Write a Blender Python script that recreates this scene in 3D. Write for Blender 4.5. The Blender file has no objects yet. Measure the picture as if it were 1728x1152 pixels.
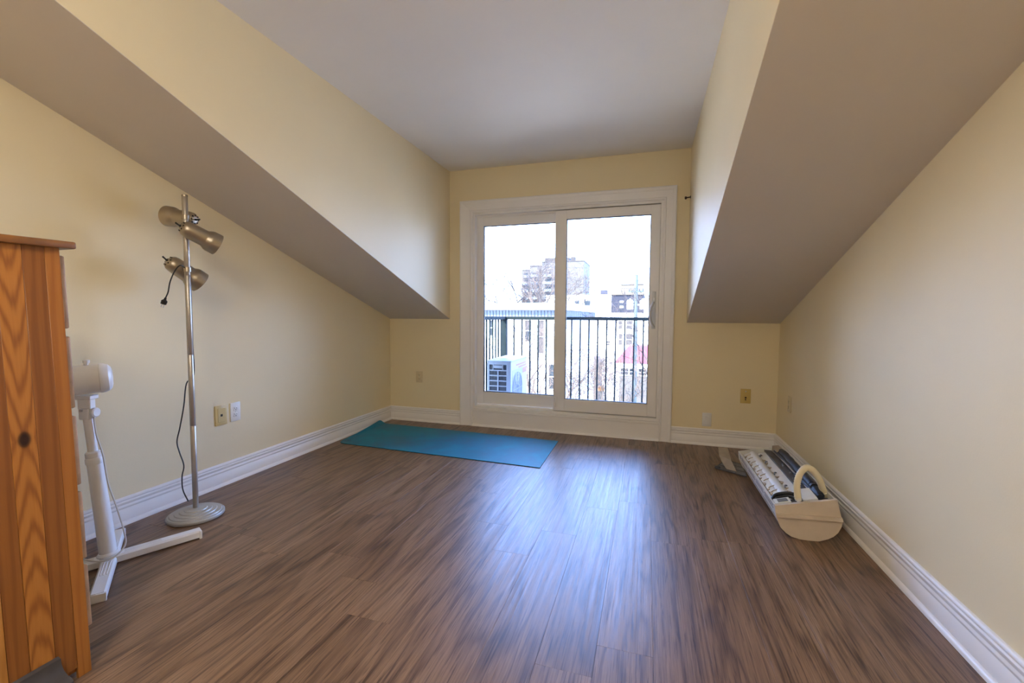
import bpy, bmesh, math, random
from mathutils import Vector, Matrix
R = math.radians
C = bpy.context.scene.collection
S = bpy.context.scene

# ------------------------------------------------------------------ camera
cam_d = bpy.data.cameras.new('camera'); cam = bpy.data.objects.new('camera', cam_d); C.objects.link(cam)
cam_d.sensor_fit = 'HORIZONTAL'; cam_d.sensor_width = 36.0; cam_d.lens = 15.549
cam_d.clip_start = 0.02; cam_d.clip_end = 2000
_f = Vector((-0.29202637, 0.95472682, -0.0567213)); _r = Vector((0.95615296, 0.29280951, 0.0058394)); _u = Vector((-0.02218356, 0.05252898, 0.99837297))
cam.matrix_world = Matrix(((_r.x, _u.x, -_f.x, 0), (_r.y, _u.y, -_f.y, 0), (_r.z, _u.z, -_f.z, 1.1), (0, 0, 0, 1)))
S.camera = cam

# ------------------------------------------------------------------ light and exposure
vs = S.view_settings
S.display_settings.display_device = 'sRGB'
vs.view_transform = 'Standard'; vs.look = 'None'; vs.exposure = 0.30; vs.gamma = 1.0; vs.use_curve_mapping = False
W = bpy.data.worlds.new('sky'); S.world = W; W.use_nodes = True
SKY_STRENGTH = 29.0
SUN_STRENGTH = 27.0
FILL_GLOW = 77.0  # strength of the added fill lamp behind the viewpoint
FILL_COL = (1.0, 0.94, 0.84)
_n = W.node_tree.nodes; _l = W.node_tree.links
_n.clear()
_o = _n.new('ShaderNodeOutputWorld'); _b = _n.new('ShaderNodeBackground'); _tc = _n.new('ShaderNodeTexCoord')
_s = _n.new('ShaderNodeSeparateXYZ'); _cr = _n.new('ShaderNodeValToRGB')
_l.new(_tc.outputs['Generated'], _s.inputs[0]); _l.new(_s.outputs['Z'], _cr.inputs['Fac'])
_l.new(_cr.outputs['Color'], _b.inputs['Color']); _l.new(_b.outputs[0], _o.inputs[0])
_e = _cr.color_ramp.elements
_e[0].position = 0.0; _e[0].color = (0.26, 0.345, 0.58, 1)
_e[1].position = 0.75; _e[1].color = (0.085, 0.18, 0.50, 1)
_m = _cr.color_ramp.elements.new(0.25); _m.color = (0.19, 0.295, 0.58, 1)
_b.inputs['Strength'].default_value = SKY_STRENGTH
sun_d = bpy.data.lights.new('sun', 'SUN'); sun_d.energy = SUN_STRENGTH; sun_d.angle = R(0.6); sun_d.color = (1.0, 0.93, 0.82)
sun = bpy.data.objects.new('sun', sun_d); C.objects.link(sun)
sun.rotation_euler = Vector((0.62, 0.62, -0.66)).to_track_quat('-Z', 'Y').to_euler()

# ------------------------------------------------------------------ helpers
OFF = {}
random.seed(7)

class MB:
    def __init__(s): s.bm = bmesh.new()
    def box(s, x0, x1, y0, y1, z0, z1, bev=0.0, seg=1, M=None):
        g = bmesh.ops.create_cube(s.bm, size=1.0)['verts']
        for v in g:
            v.co = Vector(((x0+x1)/2 + v.co.x*(x1-x0), (y0+y1)/2 + v.co.y*(y1-y0), (z0+z1)/2 + v.co.z*(z1-z0)))
        if bev > 0:
            ed = list({e for v in g for e in v.link_edges})
            g = bmesh.ops.bevel(s.bm, geom=ed, offset=bev, segments=seg, affect='EDGES', profile=0.5)['verts']
        if M is not None: bmesh.ops.transform(s.bm, matrix=M, verts=list(set(g)))
        return s
    def tube(s, pts, r, seg=8, caps=True):
        pts = [Vector(p) for p in pts]; n = len(pts)
        rr = r if isinstance(r, (list, tuple)) else [r]*n
        rings = []; ref = None
        for i, p in enumerate(pts):
            t = (pts[min(i+1, n-1)] - pts[max(i-1, 0)]).normalized()
            if ref is None:
                ref = t.orthogonal().normalized()
            else:
                ref = (ref - t*ref.dot(t)); ref = ref.normalized() if ref.length > 1e-6 else t.orthogonal().normalized()
            b = t.cross(ref)
            rings.append([s.bm.verts.new(p + (ref*math.cos(2*math.pi*k/seg) + b*math.sin(2*math.pi*k/seg))*rr[i]) for k in range(seg)])
        for a, b in zip(rings, rings[1:]):
            for k in range(seg):
                s.bm.faces.new((a[k], a[(k+1) % seg], b[(k+1) % seg], b[k]))
        if caps and seg > 2:
            s.bm.faces.new(list(reversed(rings[0]))); s.bm.faces.new(rings[-1])
        return s
    def lathe(s, prof, o, ax=(0, 0, 1), seg=24):
        """prof: (radius, distance along axis) pairs, first and last may be on the axis"""
        o = Vector(o); t = Vector(ax).normalized(); a = t.orthogonal().normalized(); b = t.cross(a)
        rings = []
        for r, d in prof:
            if r < 1e-6: rings.append([s.bm.verts.new(o + t*d)])
            else: rings.append([s.bm.verts.new(o + t*d + (a*math.cos(2*math.pi*k/seg) + b*math.sin(2*math.pi*k/seg))*r) for k in range(seg)])
        for p, q in zip(rings, rings[1:]):
            for k in range(seg):
                k2 = (k+1) % seg
                if len(p) == 1 and len(q) == 1: continue
                if len(p) == 1: s.bm.faces.new((p[0], q[k2], q[k]))
                elif len(q) == 1: s.bm.faces.new((p[k], p[k2], q[0]))
                else: s.bm.faces.new((p[k], p[k2], q[k2], q[k]))
        return s
    def prism(s, poly, a, b):
        """poly: 3D points of one end; a->b the two translations of it"""
        a = Vector(a); b = Vector(b)
        p = [s.bm.verts.new(Vector(q)+a) for q in poly]; q = [s.bm.verts.new(Vector(x)+b) for x in poly]
        n = len(poly)
        s.bm.faces.new(p); s.bm.faces.new(list(reversed(q)))
        for k in range(n): s.bm.faces.new((p[k], q[k], q[(k+1) % n], p[(k+1) % n]))
        return s
    def hexa(s, c8):
        v = [s.bm.verts.new(Vector(c)) for c in c8]
        for f in ((0,1,2,3), (7,6,5,4), (0,4,5,1), (1,5,6,2), (2,6,7,3), (3,7,4,0)): s.bm.faces.new([v[i] for i in f])
        return s
    def build(s, name, mat, parent=None, origin=None, smooth=True, ang=38):
        bmesh.ops.recalc_face_normals(s.bm, faces=s.bm.faces[:])
        off = Vector(origin) if origin is not None else (OFF.get(parent.name, Vector((0, 0, 0))).copy() if parent else Vector((0, 0, 0)))
        bmesh.ops.translate(s.bm, verts=s.bm.verts[:], vec=-off)
        me = bpy.data.meshes.new(name); s.bm.to_mesh(me); s.bm.free()
        if smooth:
            me.polygons.foreach_set('use_smooth', [True]*len(me.polygons)); me.set_sharp_from_angle(angle=R(ang))
        me.materials.append(mat)
        o = bpy.data.objects.new(name, me); C.objects.link(o)
        if parent:
            o.parent = parent; po = OFF.get(parent.name, Vector((0, 0, 0)))
            if origin is not None: o.location = off - po
            OFF[o.name] = off.copy()
        else:
            o.location = off; OFF[o.name] = off.copy()
        return o

def tag(o, label=None, cat=None, group=None, kind=None):
    if label: o['label'] = label
    if cat: o['category'] = cat
    if group: o['group'] = group
    if kind: o['kind'] = kind
    return o
def root(name, loc, label, cat, group=None, kind=None):
    o = bpy.data.objects.new(name, None); C.objects.link(o); o.location = loc; o.empty_display_size = 0.1
    OFF[o.name] = Vector(loc)
    return tag(o, label, cat, group, kind)
def spline(pts, n=6):
    P = [Vector(p) for p in pts]; P = [2*P[0]-P[1]] + P + [2*P[-1]-P[-2]]; out = []
    for i in range(1, len(P)-2):
        a, b, c, d = P[i-1:i+3]
        for k in range(n):
            t = k/n
            out.append(0.5*((2*b) + (c-a)*t + (2*a-5*b+4*c-d)*t*t + (3*b-a-3*c+d)*t**3))
    out.append(P[-2]); return out

# ------------------------------------------------------------------ materials
def nt(name):
    m = bpy.data.materials.new(name); m.use_nodes = True
    t = m.node_tree; return m, t.nodes, t.links, t.nodes['Principled BSDF']
def mat(name, col, rough=0.5, metal=0.0, var=0.06, scale=8.0, bump=0.0, bscale=200.0, spec=0.5, emit=None):
    m, n, l, p = nt(name)
    p.inputs['Roughness'].default_value = rough; p.inputs['Metallic'].default_value = metal
    p.inputs['Specular IOR Level'].default_value = spec
    tc = n.new('ShaderNodeTexCoord'); nz = n.new('ShaderNodeTexNoise'); nz.inputs['Scale'].default_value = scale; nz.inputs['Detail'].default_value = 4
    l.new(tc.outputs['Object'], nz.inputs['Vector'])
    cr = n.new('ShaderNodeValToRGB'); cr.color_ramp.elements[0].position = 0.3; cr.color_ramp.elements[1].position = 0.7
    cr.color_ramp.elements[0].color = tuple(c*(1-var) for c in col)+(1,); cr.color_ramp.elements[1].color = tuple(min(1, c*(1+var)) for c in col)+(1,)
    l.new(nz.outputs['Fac'], cr.inputs['Fac']); l.new(cr.outputs['Color'], p.inputs['Base Color'])
    if bump > 0:
        b = n.new('ShaderNodeBump'); b.inputs['Strength'].default_value = bump; b.inputs['Distance'].default_value = 0.002
        z = n.new('ShaderNodeTexNoise'); z.inputs['Scale'].default_value = bscale; z.inputs['Detail'].default_value = 3
        l.new(tc.outputs['Object'], z.inputs['Vector']); l.new(z.outputs['Fac'], b.inputs['Height']); l.new(b.outputs['Normal'], p.inputs['Normal'])
    if emit:
        p.inputs['Emission Color'].default_value = emit[:3]+(1,); p.inputs['Emission Strength'].default_value = emit[3]
    return m

M = {}
M['wall'] = mat('cream_wall_paint', (0.84, 0.715, 0.465), 0.55, var=0.012, scale=3, bump=0.12, bscale=160, spec=0.3)
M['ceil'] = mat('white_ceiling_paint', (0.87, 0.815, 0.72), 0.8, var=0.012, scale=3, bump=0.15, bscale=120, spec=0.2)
M['slope'] = mat('shade_darkened_slope_paint', (0.72, 0.65, 0.57), 0.8, var=0.012, scale=3, bump=0.15, bscale=120, spec=0.2)  # ceiling paint darkened, the slopes' shade is put into the colour
M['trim'] = mat('white_trim_paint', (0.84, 0.80, 0.76), 0.35, var=0.01)
M['vinyl'] = mat('white_door_vinyl', (0.84, 0.80, 0.75), 0.35, var=0.01)
M['handle'] = mat('grey_white_handle', (0.58, 0.57, 0.55), 0.35, var=0.01)
M['gasket'] = mat('black_gasket', (0.03, 0.03, 0.035), 0.6)
M['subfloor'] = mat('dark_floor_joint', (0.035, 0.022, 0.015), 0.8)
M['metal'] = mat('champagne_satin_metal', (0.40, 0.34, 0.26), 0.36, metal=0.85, var=0.04)
M['pole'] = mat('satin_nickel_pole', (0.46, 0.42, 0.37), 0.38, metal=0.85, var=0.04)
M['base'] = mat('taupe_lamp_base', (0.42, 0.40, 0.36), 0.42, metal=0.25, var=0.04)
M['black'] = mat('black_rubber', (0.014, 0.014, 0.015), 0.45)
M['steel'] = mat('steel', (0.6, 0.6, 0.6), 0.3, metal=1.0)
M['wplastic'] = mat('white_enamel', (0.80, 0.79, 0.78), 0.28, var=0.02)
M['wcord'] = mat('white_cord', (0.68, 0.66, 0.62), 0.5)
M['almond'] = mat('almond_plate', (0.70, 0.58, 0.36), 0.4, var=0.02)
M['ivory'] = mat('yellowed_ivory_plate', (0.66, 0.50, 0.22), 0.4, var=0.03)
M['yellowplate'] = mat('yellowed_plate', (0.62, 0.45, 0.14), 0.4, var=0.03)
M['wplate'] = mat('white_plate', (0.82, 0.80, 0.76), 0.35, var=0.01)
M['slot'] = mat('dark_slot', (0.02, 0.018, 0.016), 0.7)
M['bronze'] = mat('dark_bronze', (0.03, 0.018, 0.012), 0.4, metal=0.6)
M['acwhite'] = mat('old_white_abs', (0.74, 0.72, 0.66), 0.42, var=0.05, scale=14)
M['acbeige'] = mat('yellowed_abs_end', (0.60, 0.49, 0.37), 0.45, var=0.05, scale=14)
M['acgrey'] = mat('dusty_grey_plastic', (0.10, 0.10, 0.115), 0.45, var=0.25, scale=20)
M['acgreyl'] = mat('grey_plastic', (0.17, 0.17, 0.18), 0.5, var=0.25, scale=18)
M['foam'] = mat('black_pipe_foam', (0.022, 0.026, 0.034), 0.5, var=0.4, scale=25, bump=0.5, bscale=60)
M['rust'] = mat('tan_dust_adhesive', (0.48, 0.38, 0.25), 0.8, var=0.3, scale=40)
M['hose'] = mat('cream_drain_hose', (0.80, 0.69, 0.46), 0.4, var=0.04)
M['beige'] = mat('beige_plastic', (0.38, 0.31, 0.23), 0.5, var=0.1, scale=20)
M['darkwood'] = mat('dark_grey_wood', (0.050, 0.040, 0.032), 0.5, var=0.3, scale=12)
M['rail'] = mat('dark_green_metal', (0.0097, 0.017, 0.0182), 0.7, var=0.1, spec=0.1)
M['deck'] = mat('grey_deck', (0.35, 0.35, 0.35), 0.8, var=0.1)
M['cond'] = mat('condenser_white', (0.198, 0.2178, 0.2442), 0.45, var=0.02)
M['condd'] = mat('condenser_coil', (0.0182, 0.0228, 0.0304), 0.6, var=0.2, scale=30)
M['condp'] = mat('condenser_recess_shade', (0.1518, 0.1594, 0.1973), 0.5, var=0.04)  # lavender grey stands in for shade inside the fan recess
M['pink'] = mat('faded_red_sticker', (0.20, 0.06, 0.07), 0.5, var=0.2, scale=30)
M['bwhite'] = mat('white_stucco', (0.80, 0.78, 0.75), 0.8, var=0.03, scale=1)
M['bcream'] = mat('cream_concrete', (0.068, 0.06, 0.0464), 0.8, var=0.05, scale=.5)
M['btan'] = mat('tan_brick', (0.1032, 0.079, 0.0425), 0.8, var=0.05, scale=.5)
M['bgrey'] = mat('dark_grey_cladding', (0.0243, 0.0243, 0.0304), 0.9, var=0.06, scale=2)
M['bsiding'] = mat('pale_blue_siding', (0.0928, 0.1085, 0.1239), 0.7, var=0.03, scale=2)
M['bwin'] = mat('far_window_glass', (0.0237, 0.0296, 0.0316), 0.6, var=0.3, scale=2, spec=0.1)
M['bbrown'] = mat('brown_shingle', (0.0439, 0.0361, 0.0284), 0.9, var=0.2, scale=2)
M['red'] = mat('red_tile_roof', (0.1822, 0.0213, 0.0167), 0.8, var=0.1, scale=2)
M['ground'] = mat('dry_ground', (0.52, 0.47, 0.39), 0.95, var=0.2, scale=.2)
M['bark'] = mat('bare_bark', (0.0405, 0.0295, 0.0221), 0.9, var=0.3, scale=3)
M['barkt'] = mat('tan_bark', (0.0906, 0.0623, 0.0396), 0.9, var=0.3, scale=3)
M['polewood'] = mat('pale_green_pole', (0.0607, 0.0729, 0.0546), 0.8, var=0.1)
M['transf'] = mat('pale_transformer', (0.75, 0.75, 0.75), 0.5)
M['wire'] = mat('grey_wire', (0.0304, 0.0304, 0.0334), 0.6)
M['yellow'] = mat('orange_yellow_paint', (0.129, 0.0531, 0.0091), 0.6, var=0.1)

def glass_mat():
    m, n, l, p = nt('clear_pane')
    n.remove(p); out = n['Material Output']
    tr = n.new('ShaderNodeBsdfTransparent'); tr.inputs['Color'].default_value = (0.97, 0.985, 0.98, 1)
    gl = n.new('ShaderNodeBsdfGlossy'); gl.inputs['Roughness'].default_value = 0.02
    fr = n.new('ShaderNodeFresnel'); fr.inputs['IOR'].default_value = 1.35
    mx = n.new('ShaderNodeMixShader'); l.new(fr.outputs[0], mx.inputs[0]); l.new(tr.outputs[0], mx.inputs[1]); l.new(gl.outputs[0], mx.inputs[2])
    l.new(mx.outputs[0], out.inputs['Surface']); return m
M['glass'] = glass_mat()

def math_node(n, l, op, a, b=None):
    x = n.new('ShaderNodeMath'); x.operation = op
    for i, v in enumerate((a, b)):
        if v is None: continue
        if isinstance(v, (int, float)): x.inputs[i].default_value = v
        else: l.new(v, x.inputs[i])
    return x.outputs[0]

def plank_mat():
    m, n, l, p = nt('brown_oak_vinyl_plank')
    tc = n.new('ShaderNodeTexCoord'); oi = n.new('ShaderNodeObjectInfo')
    mp = n.new('ShaderNodeVectorMath'); mp.operation = 'ADD'
    cb = n.new('ShaderNodeCombineXYZ')
    l.new(math_node(n, l, 'MULTIPLY', oi.outputs['Random'], 37.0), cb.inputs[0]); l.new(math_node(n, l, 'MULTIPLY', oi.outputs['Random'], 91.0), cb.inputs[1])
    l.new(tc.outputs['Object'], mp.inputs[0]); l.new(cb.outputs[0], mp.inputs[1])
    def noise(sx, sy, detail=6, rough=0.6, dist=0.0):
        s = n.new('ShaderNodeVectorMath'); s.operation = 'MULTIPLY'; s.inputs[1].default_value = (sx, sy, 1)
        l.new(mp.outputs[0], s.inputs[0])
        z = n.new('ShaderNodeTexNoise'); z.inputs['Scale'].default_value = 1; z.inputs['Detail'].default_value = detail; z.inputs['Roughness'].default_value = rough; z.inputs['Distortion'].default_value = dist
        l.new(s.outputs[0], z.inputs['Vector']); return z.outputs['Fac']
    broad = noise(9, 0.8, 3, 0.5, 0.6)
    streak = noise(70, 1.3, 4, 0.6, 0.4)
    fine = noise(150, 3.0, 8, 0.7, 0.3)
    # cathedral grain: contours of a stretched noise
    cat = math_node(n, l, 'MULTIPLY', noise(9, 1.0, 2, 0.45, 0.3), 34.0)
    cat = math_node(n, l, 'SINE', math_node(n, l, 'ADD', cat, math_node(n, l, 'MULTIPLY', fine, 2.5)))
    cat = math_node(n, l, 'POWER', math_node(n, l, 'MULTIPLY', math_node(n, l, 'ADD', cat, 1.0), 0.5), 3.0)
    v = math_node(n, l, 'ADD', math_node(n, l, 'MULTIPLY', broad, 0.30), math_node(n, l, 'ADD', math_node(n, l, 'MULTIPLY', fine, 0.85), math_node(n, l, 'MULTIPLY', streak, 0.17)))
    v = math_node(n, l, 'ADD', v, math_node(n, l, 'MULTIPLY', cat, -0.17))
    v = math_node(n, l, 'ADD', v, math_node(n, l, 'MULTIPLY', oi.outputs['Random'], 0.05))
    v = math_node(n, l, 'SUBTRACT', v, 0.13)
    cr = n.new('ShaderNodeValToRGB'); e = cr.color_ramp.elements
    e[0].position = 0.22; e[0].color = (0.040, 0.019, 0.009, 1); e[1].position = 0.85; e[1].color = (0.38, 0.240, 0.140, 1)
    x = e.new(0.42); x.color = (0.150, 0.082, 0.043, 1); x = e.new(0.58); x.color = (0.225, 0.131, 0.072, 1)
    l.new(v, cr.inputs['Fac']); 
    # sparse dark cracks and knots
    kn = noise(34, 1.5, 4, 0.6, 1.6)
    k2 = n.new('ShaderNodeValToRGB'); k2.color_ramp.elements[0].position = 0.27; k2.color_ramp.elements[0].color = (0.28, 0.24, 0.22, 1); k2.color_ramp.elements[1].position = 0.35; k2.color_ramp.elements[1].color = (1, 1, 1, 1)
    l.new(kn, k2.inputs['Fac'])
    mx = n.new('ShaderNodeMix'); mx.data_type = 'RGBA'; mx.blend_type = 'MULTIPLY'; mx.inputs['Factor'].default_value = 1
    l.new(cr.outputs['Color'], mx.inputs['A']); l.new(k2.outputs['Color'], mx.inputs['B']); 
    po = n.new('ShaderNodeValToRGB'); po.color_ramp.elements[0].position = 0.36; po.color_ramp.elements[0].color = (0.50, 0.46, 0.43, 1); po.color_ramp.elements[1].position = 0.47; po.color_ramp.elements[1].color = (1, 1, 1, 1)
    l.new(noise(170, 5.0, 3, 0.6, 0.5), po.inputs['Fac'])
    m2 = n.new('ShaderNodeMix'); m2.data_type = 'RGBA'; m2.blend_type = 'MULTIPLY'; m2.inputs['Factor'].default_value = 1
    l.new(mx.outputs['Result'], m2.inputs['A']); l.new(po.outputs['Color'], m2.inputs['B']); l.new(m2.outputs['Result'], p.inputs['Base Color'])
    rr = math_node(n, l, 'ADD', math_node(n, l, 'MULTIPLY', streak, 0.42), 0.15)
    l.new(rr, p.inputs['Roughness'])
    b = n.new('ShaderNodeBump'); b.inputs['Strength'].default_value = 0.45; b.inputs['Distance'].default_value = 0.001
    l.new(fine, b.inputs['Height']); l.new(b.outputs['Normal'], p.inputs['Normal'])
    p.inputs['Specular IOR Level'].default_value = 0.5
    return m
M['plank'] = plank_mat()

def pine_mat(name, dark, mid, light, yc=0.0, zk=None, K=150.0, freq=58.0):
    """vertical pine grain in the board's own space; with zk, flame grain opening away from a knot at height zk"""
    m, n, l, p = nt(name)
    tc = n.new('ShaderNodeTexCoord'); sp = n.new('ShaderNodeSeparateXYZ'); l.new(tc.outputs['Object'], sp.inputs[0])
    y = math_node(n, l, 'SUBTRACT', sp.outputs['Y'], yc)
    sc = n.new('ShaderNodeVectorMath'); sc.operation = 'MULTIPLY'; sc.inputs[1].default_value = (26, 26, 1.3); l.new(tc.outputs['Object'], sc.inputs[0])
    z1 = n.new('ShaderNodeTexNoise'); z1.inputs['Scale'].default_value = 1; z1.inputs['Detail'].default_value = 3; l.new(sc.outputs[0], z1.inputs['Vector'])
    y2 = math_node(n, l, 'MULTIPLY', math_node(n, l, 'MULTIPLY', y, y), K)
    if zk is not None:
        z = math_node(n, l, 'ABSOLUTE', math_node(n, l, 'SUBTRACT', sp.outputs['Z'], zk))
    else:
        z = math_node(n, l, 'MULTIPLY', sp.outputs['Z'], 0.12)
        y2 = math_node(n, l, 'MULTIPLY', y, 4.5)
    f = math_node(n, l, 'SUBTRACT', z, y2)
    f = math_node(n, l, 'ADD', math_node(n, l, 'MULTIPLY', f, freq), math_node(n, l, 'MULTIPLY', z1.outputs['Fac'], 13.0))
    w = math_node(n, l, 'MULTIPLY', math_node(n, l, 'ADD', math_node(n, l, 'SINE', f), 1.0), 0.5)
    w = math_node(n, l, 'POWER', w, 2.2)
    s2 = n.new('ShaderNodeVectorMath'); s2.operation = 'MULTIPLY'; s2.inputs[1].default_value = (220, 220, 5); l.new(tc.outputs['Object'], s2.inputs[0])
    z2 = n.new('ShaderNodeTexNoise'); z2.inputs['Scale'].default_value = 1; z2.inputs['Detail'].default_value = 4; l.new(s2.outputs[0], z2.inputs['Vector'])
    v = math_node(n, l, 'ADD', math_node(n, l, 'MULTIPLY', w, 0.55 if zk is not None else 0.30), math_node(n, l, 'MULTIPLY', z2.outputs['Fac'], 0.35))
    cr = n.new('ShaderNodeValToRGB'); e = cr.color_ramp.elements
    e[0].position = 0.1; e[0].color = light+(1,); e[1].position = 0.85; e[1].color = dark+(1,); x = e.new(0.38); x.color = mid+(1,)
    l.new(v, cr.inputs['Fac']); col = cr.outputs['Color']
    if zk is not None:
        a = n.new('ShaderNodeCombineXYZ'); l.new(y, a.inputs[0]); l.new(math_node(n, l, 'MULTIPLY', math_node(n, l, 'SUBTRACT', sp.outputs['Z'], zk), 0.62), a.inputs[1])
        ln = n.new('ShaderNodeVectorMath'); ln.operation = 'LENGTH'; l.new(a.outputs[0], ln.inputs[0])
        kr = n.new('ShaderNodeValToRGB'); kr.color_ramp.elements[0].position = 0.0105; kr.color_ramp.elements[0].color = (0.07, 0.05, 0.04, 1)
        kr.color_ramp.elements[1].position = 0.0165; kr.color_ramp.elements[1].color = (1, 1, 1, 1)
        l.new(ln.outputs['Value'], kr.inputs['Fac'])
        mx = n.new('ShaderNodeMix'); mx.data_type = 'RGBA'; mx.blend_type = 'MULTIPLY'; mx.inputs['Factor'].default_value = 1
        l.new(col, mx.inputs['A']); l.new(kr.outputs['Color'], mx.inputs['B']); col = mx.outputs['Result']
    l.new(col, p.inputs['Base Color']); p.inputs['Roughness'].default_value = 0.38
    return m
M['pine_knot'] = pine_mat('orange_pine_knotted', (0.224, 0.070, 0.0112), (0.368, 0.130, 0.0210), (0.448, 0.175, 0.0315), 0.0, 0.758)
M['pine_dark'] = pine_mat('brown_pine_heartwood', (0.160, 0.049, 0.0084), (0.224, 0.073, 0.0126), (0.288, 0.101, 0.0182))
M['pine_mid'] = pine_mat('orange_pine', (0.240, 0.077, 0.0112), (0.336, 0.115, 0.0182), (0.400, 0.147, 0.0252))
M['pine_light'] = pine_mat('pale_orange_pine', (0.320, 0.115, 0.0196), (0.432, 0.175, 0.0315), (0.496, 0.217, 0.0455))
M['pine_top'] = mat('varnished_pine_edge', (0.22, 0.085, 0.016), 0.4, var=0.3, scale=14)
M['pine_front'] = mat('pale_pine_edge', (0.50, 0.30, 0.15), 0.45, var=0.2, scale=20)

def mat_teal():
    m, n, l, p = nt('teal_rubber_mat')
    tc = n.new('ShaderNodeTexCoord'); z = n.new('ShaderNodeTexNoise'); z.inputs['Scale'].default_value = 3.2; z.inputs['Detail'].default_value = 7; z.inputs['Roughness'].default_value = 0.68; z.inputs['Distortion'].default_value = 0.6
    l.new(tc.outputs['Object'], z.inputs['Vector'])
    cr = n.new('ShaderNodeValToRGB'); e = cr.color_ramp.elements
    e[0].position = 0.33; e[0].color = (0.003, 0.130, 0.215, 1); e[1].position = 0.72; e[1].color = (0.010, 0.26, 0.38, 1)
    x = e.new(0.5); x.color = (0.004, 0.180, 0.290, 1)
    l.new(z.outputs['Fac'], cr.inputs['Fac']); l.new(cr.outputs['Color'], p.inputs['Base Color'])
    rz = math_node(n, l, 'ADD', math_node(n, l, 'MULTIPLY', z.outputs['Fac'], 0.40), 0.32); l.new(rz, p.inputs['Roughness']); p.inputs['Specular IOR Level'].default_value = 0.35
    return m
M['teal'] = mat_teal()
M['tealdark'] = mat('dark_mat_print', (0.003, 0.055, 0.09), 0.5)
M['matback'] = mat('black_mat_underside', (0.006, 0.012, 0.02), 0.6)

# ------------------------------------------------------------------ room shell (metres; window wall at y = D, floor at z = 0)
xL, xR, xcl, xcr, D, H = -2.609, 1.038, -1.914, 0.324, 4.104, 2.532
zsL, kL, zsR, kR = 1.069, 0.3486, 1.054, 0.3365
YB = -2.6                                   # rear wall
T = 0.16                                    # wall thickness
yTL = D - (H - zsL)/kL; yTR = D - (H - zsR)/kR   # where the slopes meet the flat ceiling
OL, OR, OT = -1.672, 0.122, 2.118           # door opening

def struct(o, label): return tag(o, label, None, None, 'structure')
w = MB()
w.box(xL-T, OL, D, D+T, -0.2, zsL+0.1); w.box(xcl-0.02, OL, D, D+T, zsL+0.1, H+0.1); w.box(OL, OR, D, D+T, OT, H+0.1)
w.box(OR, xcr+0.02, D, D+T, -0.2, H+0.1); w.box(xcr+0.02, xR+T, D, D+T, -0.2, zsR+0.1); w.box(OL, OR, D, D+T, -0.2, 0.0)
struct(w.build('wall_window', M['wall'], smooth=False), 'cream painted end wall around the white sliding balcony door')
def side_wall(name, x0, x1, zs, k, yT, lab):
    w = MB(); p = [(0, YB-T, -0.2), (0, D+T, -0.2), (0, D+T, zs-k*T+0.06), (0, yT, H+0.06), (0, YB-T, H+0.06)]
    w.prism(p, (x0, 0, 0), (x1, 0, 0)); return struct(w.build(name, M['wall'], smooth=False), lab)
side_wall('wall_left', xL-T, xL, zsL, kL, yTL, 'cream gable wall behind the floor lamp and pine chest')
side_wall('wall_right', xR, xR+T, zsR, kR, yTR, 'cream gable wall beside the dismantled air conditioner')
def cheek(name, x0, x1, zs, k, yT, lab):
    w = MB(); p = [(0, D+0.02, zs-0.02*k+0.002), (0, D+0.02, H+0.05), (0, yT-0.05, H+0.05), (0, yT, H+0.002)]
    w.prism(p, (x0, 0, 0), (x1, 0, 0)); return struct(w.build(name, M['wall'], smooth=False), lab)
cheek('wall_dormer_left', xcl-0.10, xcl, zsL, kL, yTL, 'cream triangular dormer cheek above the left roof slope')
cheek('wall_dormer_right', xcr, xcr+0.10, zsR, kR, yTR, 'cream triangular dormer cheek above the right roof slope')
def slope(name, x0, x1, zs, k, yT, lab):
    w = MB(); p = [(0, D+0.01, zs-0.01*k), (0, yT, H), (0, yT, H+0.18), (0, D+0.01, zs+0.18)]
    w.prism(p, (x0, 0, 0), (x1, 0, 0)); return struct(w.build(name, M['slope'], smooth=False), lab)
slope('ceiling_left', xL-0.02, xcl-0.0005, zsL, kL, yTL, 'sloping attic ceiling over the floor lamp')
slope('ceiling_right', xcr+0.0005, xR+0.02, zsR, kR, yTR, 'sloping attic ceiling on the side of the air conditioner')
w = MB(); w.box(xcl-0.1, xcr+0.1, YB-T, D+T, H, H+0.15); w.box(xL-T, xcl-0.1, YB-T, yTL, H, H+0.15); w.box(xcr+0.1, xR+T, YB-T, yTR, H, H+0.15)
struct(w.build('ceiling', M['ceil'], smooth=False), 'flat white dormer ceiling')
w = MB(); w.box(xL-T, xR+T, YB-T, YB, -0.2, H+0.1)
struct(w.build('wall_rear', M['wall'], smooth=False), 'cream wall behind the viewpoint')

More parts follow.
